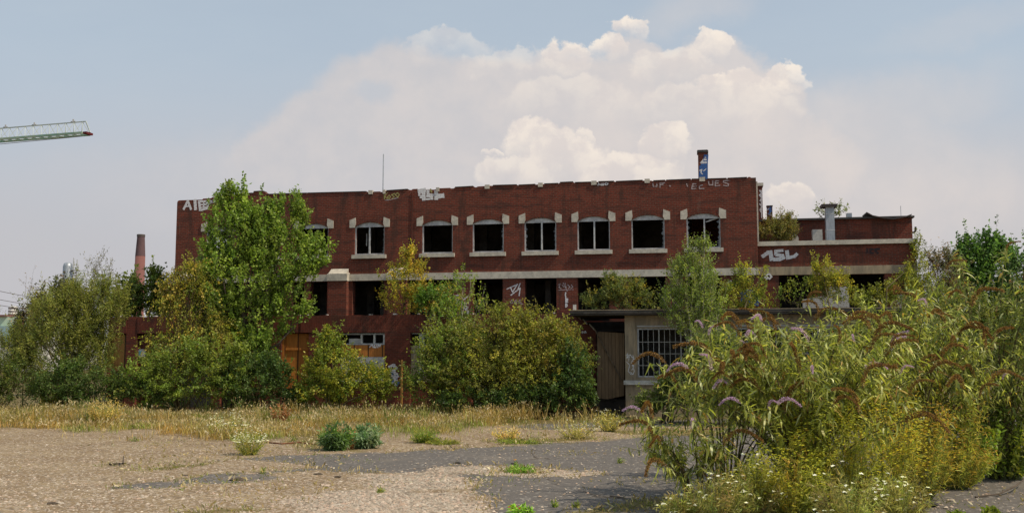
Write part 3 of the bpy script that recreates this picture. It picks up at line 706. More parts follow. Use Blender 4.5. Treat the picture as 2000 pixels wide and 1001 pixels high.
for (a, b) in (wA, wB, wC):
    w = MB().box(a, b, PD + 0.05, PD + 0.11, wz1 - 0.06, wz1 - .002).box(a, b, PD + .05, PD + .11, wz0 + .002, wz0 + 0.05).box(a + .002, a + 0.06, PD + .05, PD + .11, wz0 + .051, wz1 - .061).box(b - .06, b - .002, PD + .05, PD + .11, wz0 + .051, wz1 - .061).build('window', 'frame', D)
    m = MB(); n = int((b - a) / 0.19)
    for k in range(1, n):
        x = a + (b - a) * k / n; t = 0.022 if k % 4 == 0 else 0.010
        m.box(x - t, x + t, PD + 0.03, PD + 0.049, wz0 + .02, wz1 - .02)
    for k in range(1, 4):
        z = wz0 + (wz1 - wz0) * k / 4.2; m.box(a, b, PD + 0.012, PD + 0.028, z - 0.012, z + 0.012)
    m.build('window_bars', 'shed_bar', w)
    MB().box(a, b, PD - 0.03, PD + .02, wz1 + 0.04, wz1 + 0.09).build('lintel_strip', 'frame', w)
strokes('graffiti_lettering', [((1223, 693), (1226, 690), (1224, 700), (1229, 692), (1228, 704)), ((1231, 692), (1237, 700), (1233, 708), (1238, 714), (1234, 722)), ((1224, 706), (1230, 712), (1227, 724), (1233, 731)), ((1236, 693), (1239, 703), (1235, 712), (1239, 724), (1236, 731), (1232, 726))], 0.028, 'g_white', D, PD - .04)
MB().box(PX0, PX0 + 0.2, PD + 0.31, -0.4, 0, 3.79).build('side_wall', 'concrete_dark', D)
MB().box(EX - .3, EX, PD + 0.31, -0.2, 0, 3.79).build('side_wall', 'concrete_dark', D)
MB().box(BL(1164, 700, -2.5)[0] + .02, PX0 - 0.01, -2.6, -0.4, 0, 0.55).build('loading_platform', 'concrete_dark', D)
MB().box(PX0 + .21, EX - .31, -2.0, -1.9, 0.0, 3.79).build('partition', 'inside', D)
# plank door leaning in the bay with a loose batten across
DD = -3.0
dp = [BL(1166, 777, DD), BL(1186, 779, DD), BL(1219, 772, DD), BL(1219, 650, DD), BL(1170, 647, DD), BL(1166, 650, DD)]
dob = MB().prism(dp, DD, DD + 0.06).build('plank_door', 'door', loc=BW(0, 0)); dob.rotation_euler = (0, 0, R_B)
tag(dob, 'tall weathered plank door closing the dark bay under the canopy', 'door')
a_ = BL(1160, 640, DD - .12); b_ = BL(1214, 742, DD - .1)
dob = MB().bar((a_[0], DD - 0.1, a_[1]), (b_[0], DD - 0.08, b_[1]), 0.09, 0.04).build('wooden_batten', 'wood', loc=BW(0, 0)); dob.rotation_euler = (0, 0, R_B)
tag(dob, 'long loose batten leaning diagonally across the plank door', 'batten')

# ================================================================== right wing with terrace and penthouse
W = thing('factory_wing', 'lower two storey brick wing with pale coping, open ground floor bays and a brick penthouse', 'building', (0, Y0, 0), R_B)
WD = 0.30; WX0, WX1 = S1 + 0.004, 16.56
bays = [(11.2, 12.62), (13.95, 15.36)]
z4 = 3.94
wall_mesh('front_wall', rect(WX0, WX1, 0, 6.80), [rect(bays[0][0], bays[0][1], z4 - 3, 5.58), rect(bays[1][0], bays[1][1], z4 - 3, 5.58)], WD, WD + 0.35, 'brick', W)
MB().box(WX0 + .004, WX1 + 0.04, WD - 0.05, WD + 0.36, 5.585, 5.93).build('lintel_beam', 'concrete', W)
MB().box(WX0 + .004, WX1 + 0.10, WD - 0.12, WD + 0.45, 6.802, 6.985).build('coping', 'stone', W)
MB().box(WX1 - .35, WX1, WD + 0.36, 9, 0, 6.8).build('end_wall', 'brick', W)
MB().box(WX0, WX1 - .36, WD + 0.36, 9, 6.45, 6.65).build('roof', 'tar', W)
MB().box(WX0, WX1 - .36, 9, 9.3, 0, 6.8).build('back_wall', 'brick', W)
MB().box(WX0, WX1 - .36, 4.0, 4.2, 0, 6.44).build('partition', 'inside', W)
MB().box(WX0, WX1 - .36, WD + 0.36, 3.99, 3.4, 3.6).build('floor_slab', 'inside', W)
strokes('graffiti_lettering', [(0.15, (1490, 500), (1500, 493), (1506, 492)), (0.17, (1505, 493), (1507, 506)), (0.12, (1528, 489), (1515, 490), (1515, 496)), (0.15, (1517, 497), (1528, 499), (1530, 503), (1522, 506), (1512, 506)), (0.15, (1537, 491), (1539, 504)), (0.13, (1540, 503), (1552, 500), (1556, 496))], 0.14, 'g_white', W, WD)
strokes('graffiti_lettering', [((1694, 486), (1694, 494)), ((1700, 486), (1700, 494), (1705, 494)), ((1714, 486), (1710, 490), (1714, 494)), ((1700, 487), (1717, 486))], 0.09, 'g_black', W, WD)
strokes('graffiti_lettering', [((1497, 536), (1503, 535), (1507, 540), (1503, 544), (1498, 541), (1497, 536)), ((1494, 541), (1498, 544))], 0.07, 'g_white', W, WD - .05)
# low parapet painted white between the bays
(a0, zt), (a1, zb) = BL(1567, 585, WD - .03), BL(1658, 600, WD - .03)
(s_a, zt2) = BL(1620, 560, WD - .03); s_b = BL(1655, 560, WD - .03)[0]
MB().prism([(a0, zb), (a1, zb), (a1, zt2), (s_a, zt2), (s_a - .1, zt + .15), (a0 + .5, zt + .1), (a0, zt)], WD - 0.20, WD - 0.004).build('low_wall', 'brick_white', W)
strokes('graffiti_lettering', [((1754, 575), (1758, 584), (1752, 586)), ((1760, 572), (1762, 584)), ((1752, 592), (1760, 590), (1758, 600), (1764, 602)), ((1756, 604), (1764, 612), (1758, 618))], 0.07, 'g_white', W, WD)
# penthouse
PN = 4.0
(pa, _), (pb, pz) = BL(1488, 470, PN), BL(1781, 424, PN)
MB().box(pa, pb, PN, PN + 4.5, 6.66, pz - 0.03).build('penthouse_wall', 'brick', W)
rf = MB().box(pa - .1, pb + 0.08, PN - 0.15, PN + 4.6, pz - 0.028, pz + 0.055).build('penthouse_roof', 'tar', W)
# torn roofing sheet
sx = [BL(1692, 416, PN - .2), BL(1704, 422, PN - .25), BL(1726, 426, PN - .3), BL(1745, 428, PN - .3), BL(1768, 424, PN - .25), BL(1780, 420, PN - .2)]
m = MB()
for (x0, z0), (x1, z1) in zip(sx[:-1], sx[1:]):
    m.prism([(x0, z0), (x1, z1), (x1, z1 + 0.04), (x0, z0 + 0.04)], PN - 0.32, PN + 0.9)
m.build('torn_sheet', 'darkmetal', rf)
x, z = BL(1659, 423, PN + 1); MB().box(x - .12, x + .1, PN + .9, PN + 1.2, pz + .056, z + .16).build('roof_vent', 'zinc', rf)
x, z = BL(1759, 402, PN + 1); MB().tube([(x, PN + 1, pz), (x, PN + 1, z)], 0.012, 5).build('aerial', 'zinc', rf)
pe = [(pb + .02, PN + .2, 7.70), (pb + 0.10, PN + .2, 7.70), (pb + 0.17, PN + .2, 7.77), (pb + 0.18, PN + .2, 7.95)]
MB().tube(pe, 0.045, 8).build('drain_pipe', 'tar', W)
x, z = BL(1554, 455, PN - .05); MB().prism([(x - .15, 6.9), (x + .12, 6.9), (x + .12, 7.55), (x, 7.75), (x - .15, 7.75)], PN - 0.07, PN - 0.004).build('wall_patch', 'stone', W)
(a0, z1), (a1, _) = BL(1498, 403, 7.5), BL(1508.5, 403, 7.5)
c2 = MB().box(a0, a1, 7.5, 7.8, pz, z1).build('chimney', 'brick', rf)
MB().box(a0 - .02, a1 + .02, 7.48, 7.82, z1 + .001, z1 + .05).build('chimney_cap', 'tar', c2)
strokes('paint', [((1500, 407), (1506, 412), (1501, 418)), ((1505, 405), (1504, 420))], 0.08, 'g_blue', c2, 7.5)
strokes('paint', [((1499, 410), (1502, 406)), ((1502, 416), (1506, 420))], 0.04, 'g_thin', c2, 7.5)
# vent duct on the coping side of the terrace
(a0, zt), (a1, _) = BL(1612.5, 404, 1.6), BL(1629, 404, 1.6)
V_ = thing('vent_duct', 'tall square galvanised ventilation duct with a dark flat cowl on the terrace', 'duct', BW(0, 0), R_B)
MB().box(a0, a1, 1.6, 1.98, 6.66, zt + .001).build('shaft', 'zinc', V_)
MB().box(a0 - 0.005, a1 + 0.005, 1.594, 1.99, 7.55, 7.58).box(a0 - .005, a1 + .005, 1.594, 1.99, 8.25, 8.28).build('seam', 'frame', V_)
(b0, ct), (b1, _) = BL(1604, 401, 1.5), BL(1636, 401, 1.5)
m = MB(); m.box(b0 + .02, b1 - .02, 1.42, 2.16, zt + .0, zt + .07); m.box(b0, b1, 1.40, 2.18, zt + 0.071, zt + 0.10).build('cowl', 'darkmetal', V_)
(a0, zt), (a1, _) = BL(1587, 448, 2.2), BL(1607, 448, 2.2)
K = thing('metal_cabinet', 'small white two part metal cabinet beside the vent duct', 'cabinet', BW(0, 0), R_B)
MB().box(a0, a1, 2.2, 2.6, 6.66, 7.12).build('lower_box', 'zinc', K); MB().box(a0, a1 - .02, 2.2, 2.6, 7.15, zt).build('upper_box', 'white', K)
MB().box(a0 + .02, a1 - .04, 2.25, 2.55, 7.12, 7.15).build('gap', 'dark', K)
MB().box(a0 + .18, a1 - .1, 2.19, 2.199, 6.8, 7.02).build('panel', 'darkmetal', K)
# ================================================================== ground
def vnoise(x, y, scale, seed, octs=4, rough=0.55):
    tot = np.zeros_like(x); amp = 1.0; s = 0.0
    for o in range(octs):
        g = np.random.default_rng(seed + o * 17).random((128, 128))
        u = x * scale * 2 ** o + 31.7 * o; v = y * scale * 2 ** o + 11.3 * o
        iu = np.floor(u).astype(int); iv = np.floor(v).astype(int); fu = u - iu; fv = v - iv
        fu = fu * fu * (3 - 2 * fu); fv = fv * fv * (3 - 2 * fv)
        a = g[iu % 128, iv % 128]; b = g[(iu + 1) % 128, iv % 128]; c = g[iu % 128, (iv + 1) % 128]; d = g[(iu + 1) % 128, (iv + 1) % 128]
        tot += amp * ((a * (1 - fu) + b * fu) * (1 - fv) + (c * (1 - fu) + d * fu) * fv); s += amp; amp *= rough
    return tot / s
def sdist(x, y, poly):
    """signed distance to a polygon on the ground, positive inside"""
    d = np.full(x.shape, 1e9); ins = np.zeros(x.shape, bool); n = len(poly)
    for i in range(n):
        x0, y0 = poly[i]; x1, y1 = poly[(i + 1) % n]
        dx, dy = x1 - x0, y1 - y0
        t = np.clip(((x - x0) * dx + (y - y0) * dy) / (dx * dx + dy * dy + 1e-9), 0, 1)
        d = np.minimum(d, np.hypot(x - x0 - t * dx, y - y0 - t * dy))
        c = ((y0 > y) != (y1 > y)) & (x < (x1 - x0) * (y - y0) / (y1 - y0 + 1e-12) + x0)
        ins ^= c
    return np.where(ins, d, -d)
def gp(pts): return [tuple(gnd(a, b)[:2]) for a, b in pts]
ASPHALT = [gp([(470, 897), (560, 888), (640, 886), (760, 884), (900, 876), (1010, 870), (1100, 862), (1200, 858), (1300, 848), (1400, 836), (1600, 826), (2100, 815), (2300, 1100), (900, 1100), (930, 1001), (940, 975), (925, 950), (900, 938), (820, 925), (700, 924), (600, 922), (560, 926), (470, 941), (350, 955), (250, 960), (225, 952), (260, 944), (400, 932), (520, 918), (600, 912)]),
           gp([(1090, 815), (1250, 806), (1330, 806), (1500, 812), (1500, 824), (1260, 832), (1000, 838), (1040, 826)])]
GRAVEL = [gp([(690, 946), (720, 925), (800, 922), (880, 928), (925, 940), (910, 950), (850, 958), (760, 962)]),
          gp([(820, 918), (860, 910), (960, 908), (1080, 915), (1180, 922), (1190, 928), (1100, 932), (960, 926), (840, 925)]),
          gp([(600, 1001), (560, 975), (660, 958), (900, 962), (950, 990), (945, 1060), (600, 1060)])]
MOSS = [gp([(215, 908), (300, 914), (400, 906), (470, 890), (520, 884), (470, 896), (400, 912), (290, 919)]),
        gp([(340, 1010), (380, 994), (440, 990), (480, 998), (500, 1010)]),
        gp([(1100, 1010), (1160, 990), (1240, 975), (1320, 972), (1300, 984), (1220, 1000), (1180, 1012)]),
        gp([(1170, 842), (1300, 836), (1420, 842), (1420, 852), (1250, 850)]),
        gp([(560, 845), (640, 838), (720, 846), (760, 868), (700, 884), (600, 880), (560, 868)]), gp([(780, 862), (860, 858), (900, 864), (850, 870)]),
        gp([(930, 862), (1000, 856), (1180, 854), (1160, 862), (1000, 868)]), gp([(970, 920), (1010, 914), (1100, 918), (1080, 925), (1000, 925)]),
        gp([(-80, 838), (200, 836), (420, 840), (700, 834), (1000, 830), (1250, 822), (1600, 812), (1600, 770), (-80, 770)])]
xs = np.unique(np.concatenate([-np.geomspace(26, 4000, 22), np.arange(-26, 20, 0.16), np.geomspace(20, 4000, 22)]))
ys = np.unique(np.concatenate([-np.geomspace(10, 4000, 14) + 10, np.arange(0, 13, 1.0), np.arange(13, 42, 0.16), np.geomspace(42, 6000, 26)]))
GX, GY = np.meshgrid(xs, ys, indexing='ij')
def soft(v, w, nz): return np.clip(0.5 + (v + nz) / (2 * w), 0, 1)
def masks(x, y):
    nz = (vnoise(x, y, 0.9, 3, 5) - 0.5) * 1.6
    n2 = (vnoise(x, y, 2.6, 9, 4) - 0.5) * 0.9
    a = np.zeros(x.shape)
    for p in ASPHALT: a = np.maximum(a, soft(sdist(x, y, p), 0.28, nz * 0.9 + n2))
    g = np.zeros(x.shape)
    for p in GRAVEL: g = np.maximum(g, soft(sdist(x, y, p), 0.25, nz * 0.5 + n2 * 0.8))
    m = np.zeros(x.shape)
    for p in MOSS: m = np.maximum(m, soft(sdist(x, y, p), 0.35, nz * 0.6 + n2 * 0.8 - 0.1))
    far = np.clip((y - 40) / 3, 0, 1); m = np.maximum(m, far)
    return a * (1 - g), g, m
A_, G_, M_ = masks(GX, GY)
GZ = (vnoise(GX, GY, 0.35, 21, 4) - 0.5) * 0.05 + (vnoise(GX, GY, 3.0, 41, 3) - 0.5) * 0.012 + (1 - A_) * 0.012
inside = (GY > 13) & (GY < 42) & (np.abs(GX + 3) < 22)
GZ = np.where(inside, GZ, -0.01)
nx, ny = GX.shape
V = np.stack([GX, GY, GZ], 2).reshape(-1, 3)
I = np.arange(nx * ny).reshape(nx, ny)
Q = np.stack([I[:-1, :-1], I[1:, :-1], I[1:, 1:], I[:-1, 1:]], 2).reshape(-1, 4)
me = fast_mesh('ground', V, Q, np.stack([A_, G_, M_], 2).reshape(-1, 3))
for p in me.polygons: pass
me.shade_smooth()
def ground_mat():
    m, T = newmat('ground')
    at_ = T.n('ShaderNodeAttribute', _attribute_name='col'); a, g, mo = T.sep(at_.outputs['Vector'])[:3]
    tc = T.n('ShaderNodeTexCoord').outputs['Object']
    fine = T.noise(tc, 60.0, 3, 0.7); mid = T.noise(tc, 9.0, 6, 0.65); big = T.noise(tc, 0.7, 5, 0.6)
    ed = T.math('MULTIPLY', T.math('SUBTRACT', mid, 0.5), 0.9)
    am = T.ss(T.math('ADD', a, ed), 0.30, 0.72)
    vo = T.n('ShaderNodeTexVoronoi', _feature='F1'); T.link(tc, vo.inputs['Vector']); vo.inputs['Scale'].default_value = 21.0
    cell = T.sep(vo.outputs['Color'])[0]
    beige = T.mix(T.ss(big, 0.35, 0.65), (0.225, 0.156, 0.086), (0.305, 0.228, 0.132))
    beige = T.mix(T.ss(mid, 0.35, 0.7, 0, .6), beige, (0.20, 0.14, 0.09))
    beige = T.mix(T.ss(cell, 0.74, 0.90, 0, 0.55), beige, (0.52, 0.45, 0.36))
    beige = T.mix(T.ss(cell, 0.24, 0.10, 0, 0.75), beige, (0.13, 0.10, 0.08))
    blot = T.noise(tc, 2.3, 8, 0.72)
    beige = T.mix(T.ss(blot, 0.56, 0.66, 0, 0.55), beige, (0.20, 0.155, 0.11))
    beige = T.mix(T.ss(blot, 0.40, 0.33, 0, 0.45), beige, (0.37, 0.30, 0.21))
    grav = T.mix(T.ss(cell, 0.3, 0.7), (0.17, 0.135, 0.10), (0.38, 0.325, 0.25))
    base = T.mix(T.ss(T.math('ADD', g, ed), 0.25, 0.9), beige, grav)
    asp = T.mix(T.ss(mid, 0.3, 0.7), (0.103, 0.094, 0.087), (0.145, 0.130, 0.117))
    asp = T.mix(T.ss(big, 0.5, 0.72, 0, 0.5), asp, (0.21, 0.18, 0.145))
    asp = T.mix(T.ss(fine, 0.58, 0.72, 0, 0.5), asp, (0.40, 0.34, 0.28))
    asp = T.mix(T.ss(cell, 0.93, 0.98, 0, 0.55), asp, (0.45, 0.41, 0.36))
    base = T.mix(am, base, asp)
    # bitumen cracks
    vc = T.n('ShaderNodeTexVoronoi', _feature='DISTANCE_TO_EDGE')
    T.link(T.vmath('ADD', T.vmath('MULTIPLY', tc, (1, 1, 0)), T.vmath('SCALE', T.noise(tc, 1.2, 4, .6, color=True), scale=0.9)), vc.inputs['Vector']); vc.inputs['Scale'].default_value = 0.28
    crack = T.math('MULTIPLY', T.ss(vc.outputs[0], 0.012, 0.004), T.math('MULTIPLY', am, T.ss(big, 0.45, 0.6)))
    base = T.mix(T.math('MULTIPLY', crack, 0.8), base, (0.05, 0.04, 0.03))
    moss = T.mix(T.ss(mid, 0.35, 0.65), (0.13, 0.085, 0.035), (0.16, 0.14, 0.045))
    mm = T.math('MULTIPLY', T.ss(T.math('ADD', mo, T.math('MULTIPLY', ed, 1.6)), 0.35, 0.75), 0.85)
    base = T.mix(mm, base, moss)
    h = T.math('ADD', T.math('MULTIPLY', cell, 0.4), T.math('MULTIPLY', fine, 0.6))
    finish(T, base, 0.93, h, 0.5, 0.02, spec=0.2)
    return m
MAT['ground'] = ground_mat()
g = link('ground', me, 'ground'); tag(g, 'cracked yard of beige gravel and patches of old grey asphalt', None, None, 'structure')

# loose stones, denser on the gravel
def stones():
    n = 85000
    px = RND.uniform(-60, 2050, n); py = RND.uniform(838, 1040, n) 
    v = (500.5 - py) / F; t = -H / (math.sin(TILT) + v * math.cos(TILT))
    x = (px - 1000) / F * t; y = (math.cos(TILT) - v * math.sin(TILT)) * t
    a, g_, m_ = masks(x, y)
    keep = RND.random(n) < np.clip(0.36 * (1 - a) + 0.9 * g_ + 0.05 * a - 0.2 * m_, 0, 1)
    x, y, g_ = x[keep], y[keep], g_[keep]; n = len(x)
    r = RND.uniform(0.008, 0.025, n) * (1 + 0.7 * (RND.random(n) < 0.07)) * (1 + .35 * g_)
    base = np.array([(1, 0, 0), (0, 1, 0), (-1, 0, 0), (0, -1, 0), (0, 0, 1)], float)
    ang = RND.uniform(0, 6.28, n); ca, sa = np.cos(ang), np.sin(ang)
    P = np.repeat(base[None], n, 0) * (r[:, None, None]) * RND.uniform(0.6, 1.4, (n, 5, 1)) * np.array([1.3, 0.9, 0.6])
    X = P[:, :, 0] * ca[:, None] - P[:, :, 1] * sa[:, None]; Y = P[:, :, 0] * sa[:, None] + P[:, :, 1] * ca[:, None]
    z0 = (vnoise(x, y, 0.35, 21, 4) - 0.5) * 0.05 + 0.010
    Vv = np.stack([X + x[:, None], Y + y[:, None], P[:, :, 2] + z0[:, None]], 2).reshape(-1, 3)
    q = np.array([[0, 1, 4], [1, 2, 4], [2, 3, 4], [3, 0, 4]])
    Qq = (np.arange(n)[:, None, None] * 5 + q[None]).reshape(-1, 3)
    C = palette(n, [(0.42, 0.34, 0.25), (0.64, 0.58, 0.49), (0.24, 0.18, 0.13), (0.08, 0.07, 0.06), (0.55, 0.36, 0.26), (0.38, 0.27, 0.19), (0.34, 0.29, 0.23), (.42, .36, .28)], 0.12)
    me = fast_mesh('gravel', Vv, Qq, np.repeat(C, 5, 0))
    tag(link('gravel', me, 'pebble'), 'loose pale gravel stones scattered over the yard', None, None, 'stuff')
stones()

# ================================================================== foliage
UP = np.array((0, 0, 1.0))
def rdir(n): return unit(RND.standard_normal((n, 3)))
def shoot_leaves(bl, bt, P, D, L, nl, ll, lw, pal, droop=0.0, spread=0.03, hang=0.0, segs=1, curl=0.0, upn=0.5, t0=0.1, twig=0.006, clump=0.22, ljit=0.16, tcol=None):
    n = len(P); L = np.broadcast_to(L, (n,))
    t = RND.uniform(t0, 1.0, (n, nl))
    base = P[:, None] + D[:, None] * (L[:, None] * t)[..., None]
    base[..., 2] -= droop * (L[:, None] * t ** 2)
    base += RND.standard_normal(base.shape) * spread
    base = base.reshape(-1, 3); m = len(base)
    ld = unit(np.repeat(D, nl, 0) * 0.55 + rdir(m) * 0.9 - UP * hang)
    nn = unit(rdir(m) + UP * upn)
    cb = palette(n, pal, clump); C = np.clip(np.repeat(cb, nl, 0) * (1 + ljit * RND.standard_normal((m, 1))), 0.004, 1)
    V, Q, CC = leaf_arrays(base, ld, nn, ll * RND.uniform(0.65, 1.25, m), lw * RND.uniform(0.7, 1.2, m), C, segs, curl)
    bl.add(V, Q, CC)
    if bt is not None:
        mid = P + D * (L * 0.5)[:, None]; mid[:, 2] -= droop * L * 0.25
        end = P + D * L[:, None]; end[:, 2] -= droop * L
        bt.add(*ribbon_arrays(P, mid, twig)); bt.add(*ribbon_arrays(mid, end, twig * 0.6))

def lobe_points(lobes, Y, n, depth=0.85, shell=0.5):
    """points in the crown lobes; lobes are (px, py, rx, ry[, dY])"""
    w = np.array([l[2] * l[3] * (l[5] if len(l) > 5 else 1.0) for l in lobes], float); w /= w.sum()
    which = RND.choice(len(lobes), n, p=w)
    cen = np.array([at(l[0], l[1], Y + (l[4] if len(l) > 4 else 0)) for l in lobes])
    rr = np.array([(l[2] / F * Y, min(l[2], l[3] * 1.2) / F * Y * depth, l[3] / F * Y) for l in lobes])
    d = rdir(n); r = RND.random(n) ** (1 / 3.0); r = r * (1 - shell) + shell * (0.75 + 0.25 * RND.random(n))
    # uneven outline
    lump = 1 + 0.16 * np.sin(d[:, 0] * 5 + which * 2.1) * np.cos(d[:, 2] * 6 + which) + 0.10 * RND.standard_normal(n)
    off = d * (r * lump)[:, None] * rr[which]
    return cen[which], off, cen[which] + off, which
GREEN = [(0.060, 0.105, 0.016), (0.095, 0.150, 0.022), (0.040, 0.075, 0.014)]
YGREEN = [(0.15, 0.155, 0.020), (0.095, 0.125, 0.020), (0.24, 0.19, 0.022), (0.055, 0.085, 0.016)]
OLIVE = [(0.085, 0.100, 0.024), (0.055, 0.075, 0.018), (0.125, 0.120, 0.026)]
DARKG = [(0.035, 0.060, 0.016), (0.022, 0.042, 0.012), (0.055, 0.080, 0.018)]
BLUEG = [(0.045, 0.070, 0.040), (0.07, 0.10, 0.05), (0.03, 0.05, 0.028)]
GOLD = [(0.26, 0.19, 0.022), (0.15, 0.14, 0.022), (0.30, 0.15, 0.02), (0.09, 0.10, 0.02)]
def plant(name, cat, label, lobes, Y, n, nl, L, ll, lw, pal, base=None, up=0.6, out=0.7, jit=0.5, droop=0.0, hang=0.0, trunk=0.0, limbs=8,
          group=None, spread=0.035, shell=0.45, depth=0.85, bark='bark', crown='crown', stemname='trunk', upn=0.5, z0=0.0, clump=0.24, twig=0.007, mat='leaf', stems=None):
    """a plant with its own crown of leafy shoots and a branching stem"""
    n0 = int(n * 1.75)
    ex = []
    for l in lobes:
        for q in range(4):
            an = RND.uniform(-0.5, math.pi + 0.5); s_ = RND.uniform(0.22, 0.42)
            ex.append((l[0] + math.cos(an) * l[2] * RND.uniform(0.75, 1.08), l[1] - math.sin(an) * l[3] * RND.uniform(0.75, 1.08), l[2] * s_, l[3] * s_ * 1.2, (l[4] if len(l) > 4 else 0), 2.2))
    lobes = [tuple(l) for l in lobes] + ex
    c, off, P, which = lobe_points(lobes, Y, n0, depth, shell)
    mr = np.mean([min(l[2], l[3]) for l in lobes]) / F * Y
    fld = np.zeros(n0)
    for wl in (1.5, 0.8, 0.8, 0.45, 0.45, 0.45):
        kk = rdir(1)[0] * 2 * math.pi / (wl * mr); fld += np.sin(P @ kk + RND.uniform(0, 6.28)) * (wl ** 0.5)
    order = np.argsort(-(fld + 0.5 * RND.standard_normal(n0)))[:n]
    P = P + off * (0.13 * fld[:, None])
    c, off, P, which = c[order], off[order], P[order], which[order]
    P[:, 2] = np.maximum(P[:, 2], z0 + 0.05)
    D = unit(unit(off) * out + UP * up + rdir(n) * jit)
    if base is None:
        bx = np.mean([at(l[0], l[1], Y)[0] for l in lobes]); base = (bx, Y, z0)
    base = np.array(base, float)
    root = thing(name, label, cat, base, 0, group)
    bl, bt = Bulk(), Bulk()
    LL = L * RND.uniform(0.55, 1.2, n) * np.where(RND.random(n) < 0.12, 1.8, 1.0)
    shoot_leaves(bl, bt, P - D * (LL * 0.35)[:, None] - base, D, LL, nl, ll, lw, pal, droop, spread, hang, upn=upn, clump=clump, twig=twig)
    link(crown, bl.mesh(crown), mat, root)
    # stems: trunk through the lobes, limbs to sampled shoots
    mb = MB()
    cens = sorted([tuple(at(l[0], l[1], Y + (l[4] if len(l) > 4 else 0)) - base) for l in lobes[:len(lobes) // 5]], key=lambda q: q[2])
    if stems:
        for k in range(stems):
            e = P[RND.integers(n)] - base; s0 = np.array((RND.uniform(-.25, .25), RND.uniform(-.2, .2), 0))
            mid = (s0 + e) / 2 + RND.standard_normal(3) * 0.12 + np.array((-(e[0]) * 0.15, 0, abs(e[2]) * 0.12))
            mb.tube([s0, mid, e], [trunk, trunk * 0.7, trunk * 0.25], 5)
    else:
        topc = np.array(cens[-1]); pts = []
        for t in np.linspace(0, 1, 7):
            pts.append(np.array((topc[0] * t ** 1.4, topc[1] * t, topc[2] * t)) + (RND.standard_normal(3) * 0.05 * topc[2] / 6 if 0 < t < 1 else 0))
        mb.tube(pts, [trunk * (1 - 0.8 * t) for t in np.linspace(0, 1, 7)], 7)
        for k in range(limbs):
            i = RND.integers(n); e = P[i] - base
            if e[2] < 0.4: continue
            t = np.clip(e[2] / max(topc[2], .1) * RND.uniform(0.35, 0.7), 0.08, 0.85)
            j = t * 6; a = pts[int(j)] * (1 - j % 1) + pts[min(int(j) + 1, 6)] * (j % 1)
            mid = (a + e) / 2 + RND.standard_normal(3) * 0.1 - np.array((0, 0, 0.1 * np.linalg.norm(e - a) * (1 if up > 0 else -1)))
            r = trunk * 0.45 * (1 - 0.6 * t)
            mb.tube([a, mid, e], [r, r * 0.65, r * 0.22], 5)
    if mb.v:
        tr = mb.build(stemname, bark, root, smooth=True)
        if bt.V:
            tm = bt.mesh('twigs', False); tw = link('twigs', tm, bark, tr)
    return root

# --- beyond and beside the building
gt = 'trees and shrubs grown up round the building'
plant('poplar_tree', 'tree', 'tallest bright green twin topped poplar standing in front of the left half of the factory',
      [(462, 416, 38, 40), (560, 440, 34, 48), (512, 450, 40, 44), (455, 462, 58, 50), (548, 505, 66, 62), (418, 530, 36, 48), (475, 560, 82, 66), (590, 505, 26, 44), (488, 640, 78, 52), (568, 590, 34, 50), (425, 620, 42, 48), (475, 712, 50, 50)],
      38.6, 2500, 20, 0.62, 0.115, 0.085, [(0.078, 0.118, 0.018), (0.112, 0.158, 0.025), (0.052, 0.086, 0.016), (0.13, 0.155, 0.028)], base=(-10.4, 38.8, 0), up=1.1, out=0.5, jit=0.35, trunk=0.17, limbs=34, group=gt, shell=.35, clump=0.2, depth=0.7)
plant('willow_shrub', 'shrub', 'big feathery olive green willow shrub at the left end of the yard', [(185, 620, 50, 75), (125, 640, 65, 55), (190, 585, 32, 32), (110, 690, 85, 60), (180, 700, 40, 60), (40, 735, 60, 38)],
      38.0, 2000, 26, 0.75, 0.12, 0.026, OLIVE + [(0.15, 0.15, 0.03)], base=(-17.2, 38, 0), up=0.9, out=0.5, jit=0.4, trunk=0.05, stems=16, group=gt, stemname='stem', bark='stem')
plant('dark_tree', 'tree', 'dark spiky topped tree rising behind the willow shrub under the silver column', [(105, 608, 34, 36), (85, 630, 22, 36), (158, 595, 22, 24), (60, 660, 26, 36)],
      55, 420, 22, 1.2, 0.16, 0.10, [(0.030, 0.040, 0.022), (0.05, 0.055, 0.03), (0.055, 0.035, 0.03)], base=(-25.5, 55, 0), up=1.5, out=0.3, jit=0.2, trunk=0.15, limbs=14, group=gt, spread=.05)
plant('birch_sapling', 'tree', 'thin wispy sapling top standing clear above the willow shrub', [(200, 530, 16, 24), (188, 545, 16, 20), (212, 560, 18, 24)],
      41, 60, 10, 0.8, 0.11, 0.03, [(0.09, 0.08, 0.03), (0.06, 0.06, 0.03)], base=(-17.3, 41, 0), up=1.0, out=0.4, jit=0.4, trunk=0.035, limbs=14, group=gt, bark='stem')
plant('birch_sapling', 'tree', 'very thin reddish sapling leaning over the pale green shed at the left edge', [(54, 590, 12, 30), (46, 640, 18, 30), (60, 670, 22, 30)],
      41, 60, 8, 0.8, 0.10, 0.03, [(0.16, 0.09, 0.03), (0.08, 0.08, 0.03)], base=(-20.4, 41, 0), up=1.0, out=0.4, jit=0.4, trunk=0.03, limbs=14, group=gt, bark='stem')
plant('ash_tree', 'tree', 'dark green broad leaved tree between the tall stack and the factory corner', [(252, 582, 22, 26), (302, 572, 18, 34), (240, 598, 22, 24), (325, 594, 20, 22), (285, 612, 60, 18)],
      47, 460, 20, 0.8, 0.17, 0.10, DARKG + [(0.12, 0.11, 0.02), (0.08, 0.11, 0.02), (0.06, 0.09, 0.018)], base=(-18.2, 47, 0), up=0.9, out=0.6, jit=0.4, trunk=0.11, limbs=14, group=gt)
